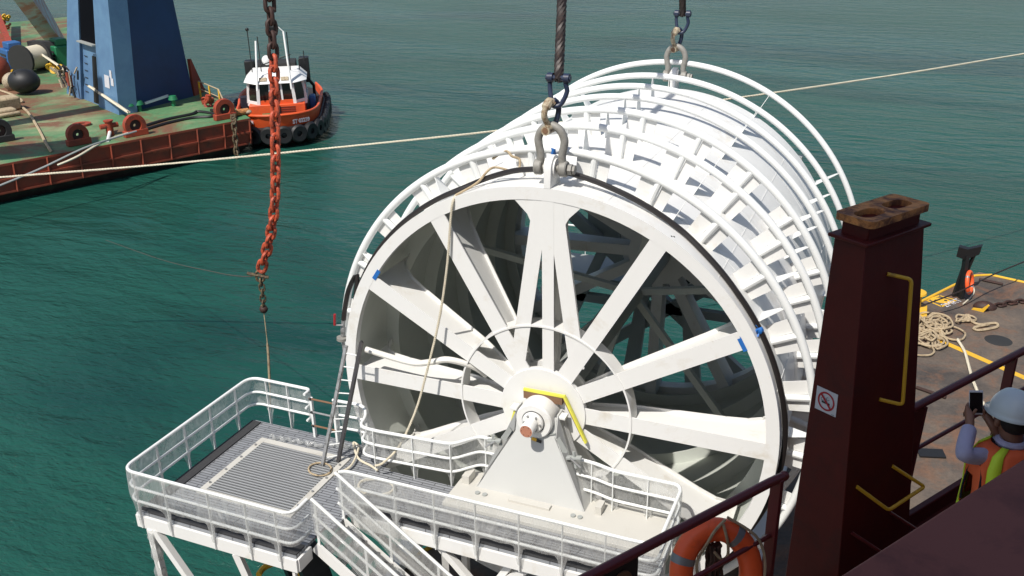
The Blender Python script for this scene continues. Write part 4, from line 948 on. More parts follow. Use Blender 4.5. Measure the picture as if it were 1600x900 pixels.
# red ring fairleads along the edge
def fairlead(px, py, r_, m_, label, ang=None):
    c = L(px, py); t = thing('ring_fairlead', label, 'fairlead', tuple(c), 'ring fairleads along the barge edge')
    n2 = V(dE.y, -dE.x, 0)
    if n2.x < 0: n2 = -n2
    MB().lathe([(r_*.55, -.25), (r_, -.25), (r_*1.05, 0), (r_, .25), (r_*.55, .25), (r_*.5, 0)], c+V(0, 0, r_), n2, 24, closed_prof=True).build('ring', m_, t)
    MB().lathe([(r_*.15, -.1), (r_*.5, -.1), (r_*.5, .1), (r_*.15, .1)], c+V(0, 0, r_), n2, 16, closed_prof=True).build('roller', 'darkchain', t)
    MB().obox(c+V(0, 0, .25), dE*r_*1.1, n2*.3, V(0, 0, .25)).build('foot', m_, t, bev=.05)
fairlead(213, 212, .85, 'redkit', 'orange-red ring fairlead at the barge edge in front of the blue tower')
fairlead(352, 186, .85, 'redkit', 'orange-red ring fairlead at the right-hand corner of the barge')
fairlead(124, 226, .8, 'hullred', 'rusty ring fairlead at the barge edge, left of the red bollard')
fairlead(2, 222, .9, 'dark', 'black ring fairlead at the left end of the barge edge')
bl = thing('red_bollard', 'small orange-red cross bollard on the green deck near its edge', 'bollard', tuple(L(173, 212)))
c = L(173, 211); MB().tube([c, c+V(0, 0, 1.1)], .3, 12).build('post', 'redkit', bl); MB().tube([c+dE*-.7+V(0, 0, .75), c+dE*.7+V(0, 0, .75)], .2, 10).build('cross_bar', 'redkit', bl); MB().tube([c+V(0, 0, 1.1), c+V(0, 0, 1.2)], .38, 12).build('cap', 'redkit', bl)
tag(MB().tube([L(168, 222), L(176, 205)+V(0, 0, .5)], .14, 8).build('pale_bar', 'tugwhite'), 'pale crossed bar at the foot of the red bollard', 'bar')
tag(MB().lathe([(.3, 0), (.75, 0), (.75, .18), (.3, .18)], L(128, 196), (0, 0, 1), 20, closed_prof=True).build('deck_ring', 'redkit'), 'flat orange ring lying on the green deck', 'ring')
# green caps and red-white bar by the tower foot
for i, (px, py) in enumerate(((205, 176), (219, 174), (272, 166))):
    c = L(px, py); t = thing('green_vent', ['left', 'middle', 'right'][i]+' one of the three green mushroom vents at the foot of the tower', 'vent', tuple(c), 'green vents by the tower')
    MB().tube([c, c+V(0, 0, .8)], .18, 8).build('stem', 'greenmach', t); MB().lathe([(0, .4), (.3, .35), (.42, 0), (0, 0)], c+V(0, 0, .6), (0, 0, 1), 14).build('cap', 'greenmach', t)
tag(MB().beam(L(228, 172)+V(0, 0, .6), L(265, 165)+V(0, 0, .9), .2, .2).build('striped_bar', 'signwhite'), 'pale bar lying along the foot of the blue tower', 'bar')
# ropes on barge
q = smooth_path([L(225, 205), L(262, 194), L(300, 186), L(330, 184), L(335, 180), L(310, 176), L(300, 180), L(262, 188), L(228, 198)], 8)
tag(MB().tube([p+V(0, 0, .1) for p in q], .13, 6).build('black_hawser', 'rubber'), 'black hawser looped on the green deck between the red fairleads', 'rope')
q = smooth_path([L(330, 174), L(344, 178), L(352, 184)], 5)
tag(MB().tube([p+V(0, 0, .12) for p in q], .13, 6).build('hawser_end', 'rubber'), 'end of the black hawser near the corner fairlead', 'rope')
tag(twisted([L(68, 109)+V(0, 0, 1.8), L(205, 198)+V(0, 0, 1.2)], .14, 3, 1.0, 5).build('tight_rope', 'rope'), 'taut cream rope from the winch to the red fairlead', 'rope')
q = smooth_path([L(0, 143), L(20, 150), L(36, 160), L(28, 163), L(45, 178), L(62, 205), L(72, 225), L(80, 238), L(84, 245, ZL-1.2), at(82, 275, z=-10.2), at(76, 290, z=-10.6), at(62, 292, z=-10.6), at(48, 280, z=-10.2)], 7)
tag(MB().tube([p+V(0, -.02, .12) for p in q], .11, 6).build('slack_rope', 'tanrope'), 'slack tan rope drooping over the red hull', 'rope')
tag(MB().tube(smooth_path([at(-30, 302, z=-8.5), at(60, 265, z=-7.8), at(130, 232, z=-7), at(180, 215, z=-7), at(213, 205, z=-7)], 8), .07, 6).build('bow_line', 'greypaint'), 'grey line from the red fairlead sloping down to the left edge', 'rope')
tag(MB().tube(smooth_path([at(90, 258, z=-8), at(120, 245, z=-7.6), at(160, 222, z=-7.1), at(200, 208, z=-7)], 6), .08, 6).build('bow_line', 'rope'), 'shorter pale line beside the grey line at the barge edge', 'rope')
ch3 = thing('hull_chain', 'rusty yellow chain hanging down the barge corner from the fairlead', 'chain', tuple(at(368, 200, z=ZL)))
P = resample([L(362, 178)+V(.1, 0, .8), L(363, 190)+V(.3, -.2, -.1), at(370, 243, x=L(363, 190).x+.6)], .5)
for i, (a, b) in enumerate(zip(P, P[1:])): link_mb((a+b)/2, b-a, dE if i % 2 else V(dE.y, -dE.x, 0), .66, .36, .08).build('chain_link', 'smallchain', ch3)
# stern railing and clutter
rl = thing('stern_rail', 'thin yellow and rusty guard rail at the barge corner right of the tower', 'railing', tuple(L(335, 160)))
for (px, py) in ((314, 152), (330, 160), (345, 166)): MB().beam(L(px, py), L(px, py)+V(0, 0, 1.5), .12, .12).build('post', 'yellow', rl)
MB().tube([L(314, 152)+V(0, 0, 1.5), L(345, 166)+V(0, 0, 1.5), L(356, 176)+V(0, 0, .3)], .06, 6).build('rail', 'tanrope', rl); MB().tube([L(314, 152)+V(0, 0, .8), L(345, 166)+V(0, 0, .8)], .05, 6).build('rail', 'tanrope', rl)
clutter(322, 165, 8, .8, 'redkit', 'deck_fittings', 'rusty red fittings by the barge corner rail', 'fittings')
tag(MB().tube([L(340, 186)+V(0, 0, .25), L(388, 178)+V(0, 0, .25)], .28, 10).build('roller_bar', 'rustcap'), 'rusty roller bar along the barge corner', 'roller')
tag(MB().sphere(L(384, 178)+V(0, 0, .2), .5, 12, 8, (1.2, .8, .5)).build('pale_fender', 'creamlink'), 'small pale float at the tip of the barge corner', 'float')
# unseen overhead boom, added and laid out to throw the two long deck shadows
bm = thing('shadow_boom', 'unseen boom beams added above the green barge deck to shade it', 'crane boom', (-70, 30, 10))
def sunlift(p, h): return p+SUNV*(h/SUNV.z)
for (a, b, w_) in (((-40, 203), (186, 163), 2.2), ((-60, 246), (150, 224), 4.2)):
    MB().beam(sunlift(L(*a), 24), sunlift(L(*b), 24), w_*1.0, .9).build('shadow_beam', 'bluelit', bm)

# ==================================================================== TUG
tug = thing('tugboat', 'small orange tugboat with white wheelhouse moored behind the barge', 'tugboat', (-50, 58, -11))
bow = at(446, 205, z=-9.6); dT = V(-.55, .835, 0).normalized()
sT = V(dT.y, -dT.x, 0)                                       # to starboard in picture (right)
o = at(432, 199, z=-9.2); 
def tp_(l, s, z): p = V(o.x, o.y, 0)+dT*l+sT*s; return V(p.x, p.y, z)
sec = [(0, .0), (.30, 1.4), (1.0, 2.35), (2.3, 3.1), (4.5, 3.55), (8, 3.7), (13, 3.9), (17, 3.3)]
def hullmb(levels, close=False):
    m_ = MB(); rows = []
    for (z, k, off, sh) in levels:
        row = []
        for l, hw_ in reversed(sec): row.append(tp_(l*(1)+off, -hw_*k, z+sh*max(0, 1-l/8)))
        for l, hw_ in sec[1:]: row.append(tp_(l+off, hw_*k, z+sh*max(0, 1-l/8)))
        rows.append(row)
    n_ = len(rows[0]); vs = [p for r_ in rows for p in r_]; fs = []
    for j in range(len(rows)-1):
        for i in range(n_-1): fs.append((j*n_+i, j*n_+i+1, (j+1)*n_+i+1, (j+1)*n_+i))
    if close: fs.append(tuple(range((len(rows)-1)*n_, len(rows)*n_)))
    return m_.add(vs, fs)
hullmb([(-11.6, .62, 2.2, 0), (-11, .80, 1.3, 0), (-10.1, .93, .5, .1)]).build('lower_hull', 'tugred', tug)
hullmb([(-10.1, .93, .5, .1), (-9.5, 1.0, .1, .3), (-8.7, 1.03, -.1, .5)]).build('bulwark', 'tugorange', tug)
hullmb([(-8.7, 1.03, -.1, .5), (-8.68, .97, .12, .5), (-9.3, .95, .12, .4)]).build('bulwark_inside', 'tugorange', tug)
hullmb([(-9.4, .5, 3, 0), (-9.3, .96, .14, .2)]).build('sub_deck', 'dark', tug)
hullmb([(-9.31, .96, .14, .2)], True).build('deck', 'dark', tug)
rt_ = MB()
top = [tp_(l-.1, -hw_*1.0, -8.66+.5*max(0, 1-l/8)) for l, hw_ in reversed(sec)]+[tp_(l-.1, hw_*1.0, -8.66+.5*max(0, 1-l/8)) for l, hw_ in sec[1:]]
MB().tube(smooth_path(top, 4), .12, 8).build('bulwark_cap', 'tugorange', tug)
k = 0
fpath = resample(smooth_path([tp_(l+.1, -hw_*1.03, -9.95+.15*max(0, 1-l/8)) for l, hw_ in reversed(sec)]+[tp_(l+.1, hw_*1.03, -9.95+.15*max(0, 1-l/8)) for l, hw_ in sec[1:]], 6), 1.15)
mid = tp_(7, 0, -9.95)
for p in fpath[3:-3]:
    d_ = (p-mid); d_.z = 0
    i_ = min(range(len(fpath)), key=lambda q: (fpath[q]-p).length); tn = (fpath[min(i_+1, len(fpath)-1)]-fpath[max(i_-1, 0)]); nn = V(tn.y, -tn.x, 0).normalized()
    if nn.dot(d_) < 0: nn = -nn
    MB().lathe([(.25, -.25), (.66, -.28), (.80, -.05), (.80, .1), (.66, .28), (.25, .25)], p+nn*.4+V(0, 0, -.05), nn, 16, closed_prof=True).build('tyre_fender', 'rubber', tug)
MB().tube(fpath, .55, 8).build('fender_belt', 'rubber', tug)
# foredeck house + wheelhouse
def tbox(l0, l1, s0, s1, z0, z1, nm, m_, bev=.05): 
    c = tp_((l0+l1)/2, (s0+s1)/2, (z0+z1)/2); return MB().obox(c, dT*abs(l1-l0)/2, sT*abs(s1-s0)/2, V(0, 0, (z1-z0)/2)).build(nm, m_, tug, bev=bev)
tbox(4.0, 10.5, -2.45, 2.45, -9.4, -8.05, 'deckhouse', 'tugorange')
for k in range(5): tbox(3.95, 4.01, .3, 1.6, -9.1+.19*k, -9.03+.19*k, 'vent_slat', 'tugred', 0)
tbox(3.9, 4.0, .0, .28, -9.3, -8.2, 'front_locker', 'black', 0)
MB().tube([tp_(3.2, -1.3, -8.95), tp_(3.2, -.5, -8.95)], .32, 12).build('anchor_winch', 'greenmach', tug)
wh = []
for z, k in ((-8.05, 1.0), (-7.2, 1.0), (-6.15, .93)):
    wh.append([tp_(4.3, -1.6*k, z), tp_(4.3, 1.6*k, z), tp_(5.4, 2.55*k, z), tp_(8.8, 2.55*k, z), tp_(8.8, -2.55*k, z), tp_(5.4, -2.55*k, z)])
vs = [p for r_ in wh for p in r_]
MB().add(vs, [(j*6+i, j*6+(i+1) % 6, (j+1)*6+(i+1) % 6, (j+1)*6+i) for j in range(2) for i in range(6)]).build('wheelhouse', 'glass', tug)
for i in range(6):
    a, b = wh[0][i], wh[2][i]; MB().beam(a, b, .28, .28).build('window_pillar', 'tugwhite', tug)
for t in (.333, .667): MB().beam(wh[0][0].lerp(wh[0][1], t), wh[2][0].lerp(wh[2][1], t), .14, .16).build('window_pillar', 'tugwhite', tug)
for i in (1, 2, 3, 4, 5):
    MB().beam(wh[0][i], wh[0][(i+1) % 6], .2, .5).build('window_sill', 'tugwhite' if i != 0 else 'tugorange', tug)
MB().beam(wh[0][0], wh[0][1], .2, .7).build('window_sill', 'tugorange', tug)
rf = [tp_(3.9, -1.7, -6.2), tp_(3.9, 1.7, -6.2), tp_(5.2, 2.8, -6.2), tp_(9.0, 2.8, -6.2), tp_(9.0, -2.8, -6.2), tp_(5.2, -2.8, -6.2)]
rf2 = [tp_(4.9, -1.3, -5.55), tp_(4.9, 1.3, -5.55), tp_(5.9, 2.1, -5.55), tp_(8.9, 2.1, -5.5), tp_(8.9, -2.1, -5.5), tp_(5.9, -2.1, -5.55)]
MB().add(rf+rf2, [tuple(reversed(range(6))), tuple(range(6, 12))]+[(i, (i+1) % 6, 6+(i+1) % 6, 6+i) for i in range(6)]).build('wheelhouse_roof', 'tugwhite', tug, bev=.06)
for s0 in (-1.25, -.25, .65): 
    c = tp_(4.36, s0+.25, -5.86); MB().obox(c, sT*.33, (dT*1.0+V(0, 0, .65)).normalized()*.22, (dT*-.65+V(0, 0, 1)).normalized()*.05).build('roof_window', 'creamlink', tug)
for s0 in (-1.7, 1.6): MB().tube([tp_(3.7, s0*.9, -6.7), tp_(5.2, s0*.75, -1.9 if s0 > 0 else -2.6)], .09, 8).build('mast_leg', 'tugwhite', tug)
MB().tube([tp_(5.2, 1.2, -1.9), tp_(5.25, .5, -1.2), tp_(5.3, .1, -.6), tp_(5.4, .4, .1)], .05, 6).build('mast', 'tugwhite', tug)
MB().sphere(tp_(5.3, .4, -1.5), .42, 14, 10).build('search_light', 'black', tug)
MB().tube([tp_(5.2, -1.6, -4.9), tp_(5.2, 1.6, -3.9)], .05, 6).build('mast_bar', 'dark', tug)
for s0, z1 in ((-2.0, -.6), (-1.2, -1.2), (1.4, -.9), (2.2, -3.4), (2.7, -2.6)): MB().tube([tp_(6.5, s0, -5.5), tp_(6.5, s0, z1-1.2)], .045, 5).build('aerial', 'dark', tug)
MB().sphere(tp_(6.5, -2.0, -1.75), .16, 8, 6).build('mast_light', 'black', tug); MB().sphere(tp_(6.2, .6, -.2), .16, 8, 6).build('mast_light', 'black', tug)
tbox(9.4, 10.6, -2.9, -2.0, -7.2, -5.0, 'funnel', 'black'); tbox(9.4, 10.6, 2.1, 3.0, -7.2, -4.9, 'funnel', 'black')
tbox(8.9, 11.5, -1.8, 1.8, -8.0, -5.2, 'aft_house', 'dark')
MB().sphere(tp_(9.0, -.8, -4.9), .45, 12, 8).build('radome', 'tugwhite', tug)
tbox(7.2, 8.6, 2.75, 3.35, -9.3, -8.1, 'blue_drum', 'bluemach', .15); tbox(7.6, 8.3, -3.5, -2.8, -9.3, -7.9, 'locker', 'navy', .1)
MB().tube([tp_(11.5, 3.2, -9.2), tp_(11.5, 3.2, -7.9), tp_(11.2, 2.9, -7.4)], .15, 8).build('davit', 'black', tug)
for i, (s0, l0, tx_, ang_) in enumerate(((-2.75, 2.2, 'SCSM SOUTH', 0), (1.05, 1.15, 'ST 03239', 0))):
    cu = bpy.data.curves.new('hull_letters', 'FONT'); cu.body = tx_; cu.size = .48 if i else .44; cu.offset = .012; cu.extrude = .01; cu.materials.append(M['signwhite'])
    to = bpy.data.objects.new('hull_lettering', cu); COL.objects.link(to); to.parent = tug
    # lay it along the bulwark
    if i == 0: a, b = tp_(2.75, -3.42, -9.10), tp_(.42, -1.45, -8.96)
    else: a, b = tp_(.15, 1.25, -8.98), tp_(1.55, 2.9, -9.06)
    ex = (b-a).normalized(); nn = V(ex.y, -ex.x, 0).normalized(); 
    if nn.dot(fw) > 0: nn = -nn
    ez = V(0, 0, 1); ey = nn.cross(ex); 
    if ey.z < 0: ey = -ey
    a = a+nn*.28+V(0, 0, .02)
    Mx = Matrix((( ex.x, ey.x, nn.x, a.x-tug.location.x), (ex.y, ey.y, nn.y, a.y-tug.location.y), (ex.z, ey.z, nn.z, a.z-tug.location.z), (0, 0, 0, 1)))
    to.matrix_local = Mx

# ==================================================================== OUR SHIP (near right, in shade)
U = V(.53, .848, 0).normalized(); IN = V(U.y, -U.x, 0)      # along the rail, and inboard
RL0 = V(5.37, -9.79, 0)
def sh(a, b, z): p = RL0+U*a+IN*b; return V(p.x, p.y, z)
DZ = 5.0
ship = thing('own_ship', 'maroon ship deck edge and shaded steel top surface at the lower right corner', 'ship', (8, -10, -11))
MB().add([sh(.25, 0, DZ), sh(14, 0, DZ), sh(14, 14, DZ), sh(.25, 14, DZ)], [(3, 2, 1, 0)]).build('deck', 'maroon', ship)
MB().add([sh(.25, 0, DZ-.01), sh(14, 0, DZ-.01), sh(14, 0, -12), sh(.25, 0, -12)], [(0, 1, 2, 3)]).build('hull_side', 'maroon', ship)
MB().beam(sh(.9, .03, DZ+.06), sh(14, .03, DZ+.06), .05, .14).build('deck_coaming', 'maroon', ship, bev=.008)
# upper housing whose top fills the corner
zt = 7.0
ta, tb = at(1302, 905, z=zt), at(1600, 715, z=zt); du = (tb-ta).normalized(); ni = V(du.y, -du.x, 0)
ta = ta-du*1.5; tb = tb+du*6
q = [ta, tb, tb+ni*6, ta+ni*6]
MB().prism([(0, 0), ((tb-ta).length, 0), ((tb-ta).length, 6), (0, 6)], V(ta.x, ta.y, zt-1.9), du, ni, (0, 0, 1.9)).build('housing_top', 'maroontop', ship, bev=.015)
# unseen deckhouse added behind the camera, sized to put this corner in shade
MB().box((3.15, -26, 7.0), (14, -16.6, 20.2)).build('deckhouse', 'housewhite', ship)
MB().box((2.9, -26, 20.1), (14.3, -16.3, 20.4)).build('shade_block_roof', 'housewhite', ship)
# hand rail
rail = thing('ship_handrail', 'maroon pipe hand rail with posts in front of the maroon pedestal', 'railing', tuple(sh(0, 0, DZ)))
zr = 6.05
pt = [sh(-3.2, 0, zr), sh(-.12, 0, zr)]
MB().tube(pt+[sh(.0, .0, zr-.01)], .03, 12).build('top_rail', 'maroonrail', rail)
MB().sphere(sh(.0, 0, zr-.005), .032, 10, 8).build('rail_end', 'maroonrail', rail)
MB().beam(sh(-.06, .0, zr), sh(-.06, .0, 4.2), .075, .03, tuple(U)).build('post', 'maroonrail', rail)
MB().tube([sh(-3.2, .0, zr-.42), sh(-.06, .0, zr-.42)], .016, 8).build('mid_rail', 'maroonrail', rail)
MB().tube([sh(-3.2, .0, zr-.75), sh(-.06, .0, zr-.75)], .016, 8).build('mid_rail', 'maroonrail', rail)
MB().beam(sh(-1.58, .0, zr), sh(-1.58, .0, 4.2), .06, .03, tuple(U)).build('post', 'maroonrail', rail)
rail2 = thing('ship_handrail', 'maroon pipe hand rail between the pedestal and the person in orange', 'railing', tuple(sh(2, 0, DZ)))
MB().tube([sh(1.2, 0, zr), sh(9, 0, zr)], .03, 12).build('top_rail', 'maroonrail', rail2)
MB().tube([sh(1.2, 0, zr-.38), sh(9, 0, zr-.38)], .016, 8).build('mid_rail', 'maroonrail', rail2)
for a in (2.62, 4.4, 6.2, 8): MB().beam(sh(a, 0, zr), sh(a, 0, DZ), .07, .03, tuple(U)).build('post', 'maroonrail', rail2)
MB().beam(sh(1.45, 0, zr-.02), sh(1.38, 0, DZ), .07, .03, tuple(U)).build('post', 'maroonrail', rail2)
bx = thing('fairlead_plate', 'dark plate with a round hole hung under the hand rail at the bottom', 'plate', tuple(sh(-1.3, 0, 5.4)))
pa_, pb_ = at(920, 905, z=6.0), at(996, 857, z=6.0)
MB().beam(V(pa_.x, pa_.y, 5.74)+IN*-.0, V(pb_.x, pb_.y, 5.74)+IN*-.0, .02, .52).build('plate', 'black', bx)
cpl = (pa_.lerp(pb_, .62)); cpl.z = 5.84
MB().lathe([(.045, 0), (.085, 0), (.085, .02), (.045, .02)], cpl+IN*.0, IN, 24, closed_prof=True).build('hole_rim', 'wood', bx)

# pedestal
ped = thing('chain_pedestal', 'tall dark maroon tapered pedestal with a rusty two-slot cap', 'pedestal', tuple(sh(.7, 0, DZ)))
zt7 = 7.5
F7 = at(1353, 385, z=7.38)
R7 = F7+U*.60; L7 = F7-IN*.225; B7 = R7-IN*.225
F5 = at(1312, 870, z=5.3); R5 = F5+U*.78; L5 = F5-IN*.39; B5 = R5-IN*.39
F5, R5, L5, B5 = [V(p.x, p.y, 5.3) for p in (F5, R5, L5, B5)]
ex_ = lambda a, b: a+(b-a)*((7.38-4.3)/(7.38-5.3))
lo = [ex_(F7, F5), ex_(R7, R5), ex_(B7, B5), ex_(L7, L5)]; hi = [F7, R7, B7, L7]
MB().add(lo+hi, [(0, 1, 5, 4), (1, 2, 6, 5), (2, 3, 7, 6), (3, 0, 4, 7), (4, 5, 6, 7), (3, 2, 1, 0)]).build('body', 'maroon', ped, bev=.006)
cF = (F7+R7+B7+L7)/4; hu = (R7-F7).length/2; hi_ = .1125
def pb(a, b, z): p = cF+U*a+IN*b; return V(p.x, p.y, z)
MB().obox(pb(0, 0, 7.392), U*(hu+.03), IN*(hi_+.03), V(0, 0, .012)).build('flange', 'maroon', ped, bev=.006)
MB().obox(pb(0, 0, 7.44), U*(hu-.035), IN*(hi_-.015), V(0, 0, .05)).build('neck', 'maroon', ped, bev=.01)
# cap with two slots: outer rounded rectangle minus slots, built as a grid of quads
def rrect(hx, hy, r_, n_=5):
    out = []
    for cxs, cys, a0 in ((1, 1, 0), (-1, 1, 90), (-1, -1, 180), (1, -1, 270)):
        for k in range(n_+1): a = rad(a0+90*k/n_); out.append((cxs*(hx-r_)+r_*math.cos(a), cys*(hy-r_)+r_*math.sin(a)))
    return out
capo = MB()
for half in (-1, 1):
    hx = (hu+.0)/2; cx_ = half*hx; out = rrect(hx, hi_+.025, .001 if False else .04, 6); inn = rrect(hx*.72, .062, .06, 6)
    out = [((cx_+p[0]) if p[0]*half > -hx+.06 else cx_-half*hx, p[1] if p[0]*half > -hx+.06 else math.copysign(hi_+.025, p[1])) for p in out]
    inn = [(cx_+half*-.01+p[0], p[1]) for p in inn]; n_ = len(out)
    for (zA, zB) in ((7.535, 7.49),):
        vo = [pb(*p, zA) for p in out]; vi = [pb(*p, zA-.006) for p in inn]; wo = [pb(*p, zB) for p in out]; wi = [pb(*p, 7.40) for p in inn]
        fs = []
        for i in range(n_):
            j = (i+1) % n_; fs += [(i, j, n_+j, n_+i), (2*n_+i, 2*n_+j, j, i), (n_+i, n_+j, 3*n_+j, 3*n_+i)]
        capo.add(vo+vi+wo+wi, fs)
capo.build('slotted_cap', 'rustcap', ped, bev=.004)
MB().obox(pb(0, 0, 7.415), U*(hu-.06), IN*.05, V(0, 0, .004)).build('slot_floor', 'black', ped)
def pface(s, z, out=.0):     # point on inboard long face: s 0..1 along U, height z
    t = (7.38-z)/(7.38-5.3); a = F7.lerp(F5, t); b = R7.lerp(R5, t); p = a.lerp(b, s); return V(p.x, p.y, z)+IN*out
def tface(px, py, out=0):   # photo pixel -> point on the long face
    n_ = (R7-F7).cross(F5-F7).normalized(); dd = fw + rt*((px-800)/FPX) + up*((450-py)/FPX); c_ = V(CX, CY, CZ)
    if n_.dot(IN) < 0: n_ = -n_
    t = (F7-c_).dot(n_)/dd.dot(n_); return c_+dd*t+n_*out
def handle(pts, outs, m_):
    P = [tface(*p, o_) for p, o_ in zip(pts, outs)]; MB().tube(round_path(P, .03, 4), .0125, 8).build('rung_handle', m_, ped)
handle([(1386, 428), (1404, 432), (1391, 626), (1374, 624)], [0, .09, .09, 0], 'yellow')
handle([(1394, 728), (1424, 752), (1368, 788), (1338, 760)], [0, .10, .10, 0], 'yellow')
handle([(1390, 800), (1418, 822), (1360, 855), (1330, 832)], [0, .10, .10, 0], 'maroonrail')
# no smoking sign on the near short face
nS = (L7-F7).cross(F5-F7).normalized()
if nS.dot(U) > 0: nS = -nS
def sface(px, py, out=0):
    dd = fw + rt*((px-800)/FPX) + up*((450-py)/FPX); c_ = V(CX, CY, CZ); t = (F7-c_).dot(nS)/dd.dot(nS); return c_+dd*t+nS*out
sg = thing('no_smoking_sign', 'square white no-smoking sign stuck on the side of the maroon pedestal', 'sign', tuple(sface(1291, 627)))
cs = [sface(1277.5, 602), sface(1310, 617), sface(1306, 652), sface(1273.5, 637)]
mS = MB(); mS.add([p+nS*.004 for p in cs]+[p+nS*.001 for p in cs], [(0, 1, 2, 3), (0, 4, 5, 1), (1, 5, 6, 2), (2, 6, 7, 3), (3, 7, 4, 0)]).build('plate', 'signwhite', sg)
sc = sum(cs, V(0, 0, 0))/4; s1, s2 = (cs[1]-cs[0]), (cs[3]-cs[0])
def sq_(a, b, o_=.006): return sc+s1*a+s2*b+nS*o_
n_ = 40; ro = [sq_(.40*math.cos(2*math.pi*k/n_), .40*math.sin(2*math.pi*k/n_)) for k in range(n_)]; ri = [sq_(.325*math.cos(2*math.pi*k/n_), .325*math.sin(2*math.pi*k/n_)) for k in range(n_)]
MB().add(ro+ri, [(k, (k+1) % n_, n_+(k+1) % n_, n_+k) for k in range(n_)]).build('red_ring', 'signred', sg)
def bar_(a, b, w_, m_, nm, o_=.007):
    d_ = Vector((b[0]-a[0], b[1]-a[1])).normalized(); px_, py_ = -d_.y*w_/2, d_.x*w_/2
    MB().add([sq_(a[0]+px_, a[1]+py_, o_), sq_(b[0]+px_, b[1]+py_, o_), sq_(b[0]-px_, b[1]-py_, o_), sq_(a[0]-px_, a[1]-py_, o_)], [(0, 1, 2, 3)]).build(nm, m_, sg)
bar_((-.20, .07), (.18, .07), .075, 'signblack', 'cigarette'); bar_((.19, .07), (.26, .07), .075, 'signwhite', 'cigarette_tip', .0065)
bar_((-.24, -.24), (.24, .24), .085, 'signred', 'red_bar', .009)
for (x0_, y0_) in ((-.17, -.05), (.07, -.13)):
    P = [sq_(x0_+.07*math.cos(t), y0_+.06*math.sin(t), .0075) for t in np.linspace(0, 5, 14)]
    MB().tube(P, .0012, 4).build('smoke_curl', 'signblack', sg)
bar_((.30, .44), (.44, .44), .02, 'signblack', 'print_line')

# foreground lifebuoy with its grab line
bc = at(1119, 894, z=5.46)
t_, e1b, e2b = buoy(bc, tuple((IN*.80+V(0, 0, .35)-U*.45)), .222, .074, 'orange lifebuoy with grey bands and rope hung on the hand rail', oval=1.22, bandangs=(-35, 68, 160, 248))
nb = (IN*.80+V(0, 0, .35)-U*.45).normalized()
def bpnt(a, r_, o_=0): return bc+(e1b*math.cos(rad(a))*1.22+e2b*math.sin(rad(a)))*r_*.80+nb*o_
gl_ = [bpnt(-10, .36, .07), bpnt(5, .30, .09), bpnt(20, .24, .08), bpnt(60, .19, .05), bpnt(100, .17, .06), bpnt(120, .25, .09), bpnt(110, .35, .07)]
MB().tube(smooth_path(gl_, 6), .010, 6).build('grab_line', 'tanrope', t_)
gl_ = [bpnt(-15, .37, .03), bpnt(-60, .39, .04), bpnt(-100, .36, .05), bpnt(-150, .38, .03), bpnt(-200, .38, .03), bpnt(-240, .37, .04)]
MB().tube(smooth_path(gl_, 6), .009, 6).build('grab_line', 'tanrope', t_)
gl_ = [bpnt(-8, .33, .07), bpnt(-14, .26, .08), bpnt(-25, .2, .05), bpnt(-35, .14, .04), bpnt(-20, .1, .04), bpnt(10, .15, .05)]
MB().tube(smooth_path(gl_, 6), .010, 6).build('grab_line', 'tanrope', t_)
hank = MB(); rn = random.Random(9)
c_ = bc+V(0, 0, -.02)-nb*.06
for k in range(30):
    x_ = -.10+.0068*k; P = [c_+U*(x_*(.35+.12*j)+rn.uniform(-.006, .006))+IN*rn.uniform(-.03, .03)+V(0, 0, .21-j*.085) for j in range(7)]
    hank.tube(smooth_path(P, 3), .0095, 5)
tag(hank.build('rope_hank', 'darkrope'), 'hank of dark brown rope hanging inside the orange lifebuoy', 'rope')

# ==================================================================== PERSON
Hh = at(1583, 640, Z=5.5)
Fv = V(-.60, .80, 0).normalized(); Rv = V(Fv.y, -Fv.x, 0)
person = thing('person', 'person in a pale hard hat and orange vest photographing the reel with a phone', 'person', (Hh.x, Hh.y, DZ))
def B(f, r, z): return Hh+Fv*f+Rv*r+V(0, 0, z)
def skinned(name, verts, edges, radii, m_, par, sub=2):
    me = bpy.data.meshes.new(name); org = Vector(par['_o'])
    me.from_pydata([v_-org for v_ in verts], edges, []); o_ = bpy.data.objects.new(name, me); COL.objects.link(o_); o_.parent = par
    sk_ = o_.modifiers.new('skin', 'SKIN'); sk_.use_smooth_shade = True
    for i, r_ in enumerate(radii): me.skin_vertices[0].data[i].radius = r_ if isinstance(r_, tuple) else (r_, r_)
    me.skin_vertices[0].data[0].use_root = True
    sb = o_.modifiers.new('sub', 'SUBSURF'); sb.levels = sub; sb.render_levels = sub
    me.materials.append(M[m_]); return o_
# joints
pelvis = B(-.06, 0, -.78); chest = B(-.06, 0, -.42); neckb = B(-.05, 0, -.22); head0 = B(-.0, 0, -.08); head1 = B(.0, 0, .04)
phone_c = at(1525, 629, Z=5.62)
handL = at(1514, 646, Z=5.60); handR = at(1541, 645, Z=5.62)
wrL = at(1516, 664, Z=5.57); wrR = at(1552, 668, Z=5.57)
elL = at(1503, 712, Z=5.48); elR = at(1580, 712, Z=5.64)
shL, shR = B(-.04, -.165, -.27), B(-.05, .18, -.28)
vv = [pelvis, chest, neckb, head0, head1, shL, elL, wrL, handL, shR, elR, wrR, handR,
      B(-.05, -.10, -.95), B(.0, -.11, -1.25), B(-.05, -.11, -1.58), B(.14, -.12, -1.62), B(-.05, .10, -.95), B(.0, .11, -1.25), B(-.05, .11, -1.58), B(.14, .12, -1.62)]
ee = [(0, 1), (1, 2), (2, 3), (3, 4), (1, 5), (5, 6), (6, 7), (7, 8), (1, 9), (9, 10), (10, 11), (11, 12), (0, 13), (13, 14), (14, 15), (15, 16), (0, 17), (17, 18), (18, 19), (19, 20)]
rr_ = [(.13, .11), (.13, .10), .055, .085, .09, .055, .038, .026, .03, .055, .038, .026, .03, .08, .055, .04, .035, .08, .055, .04, .035]
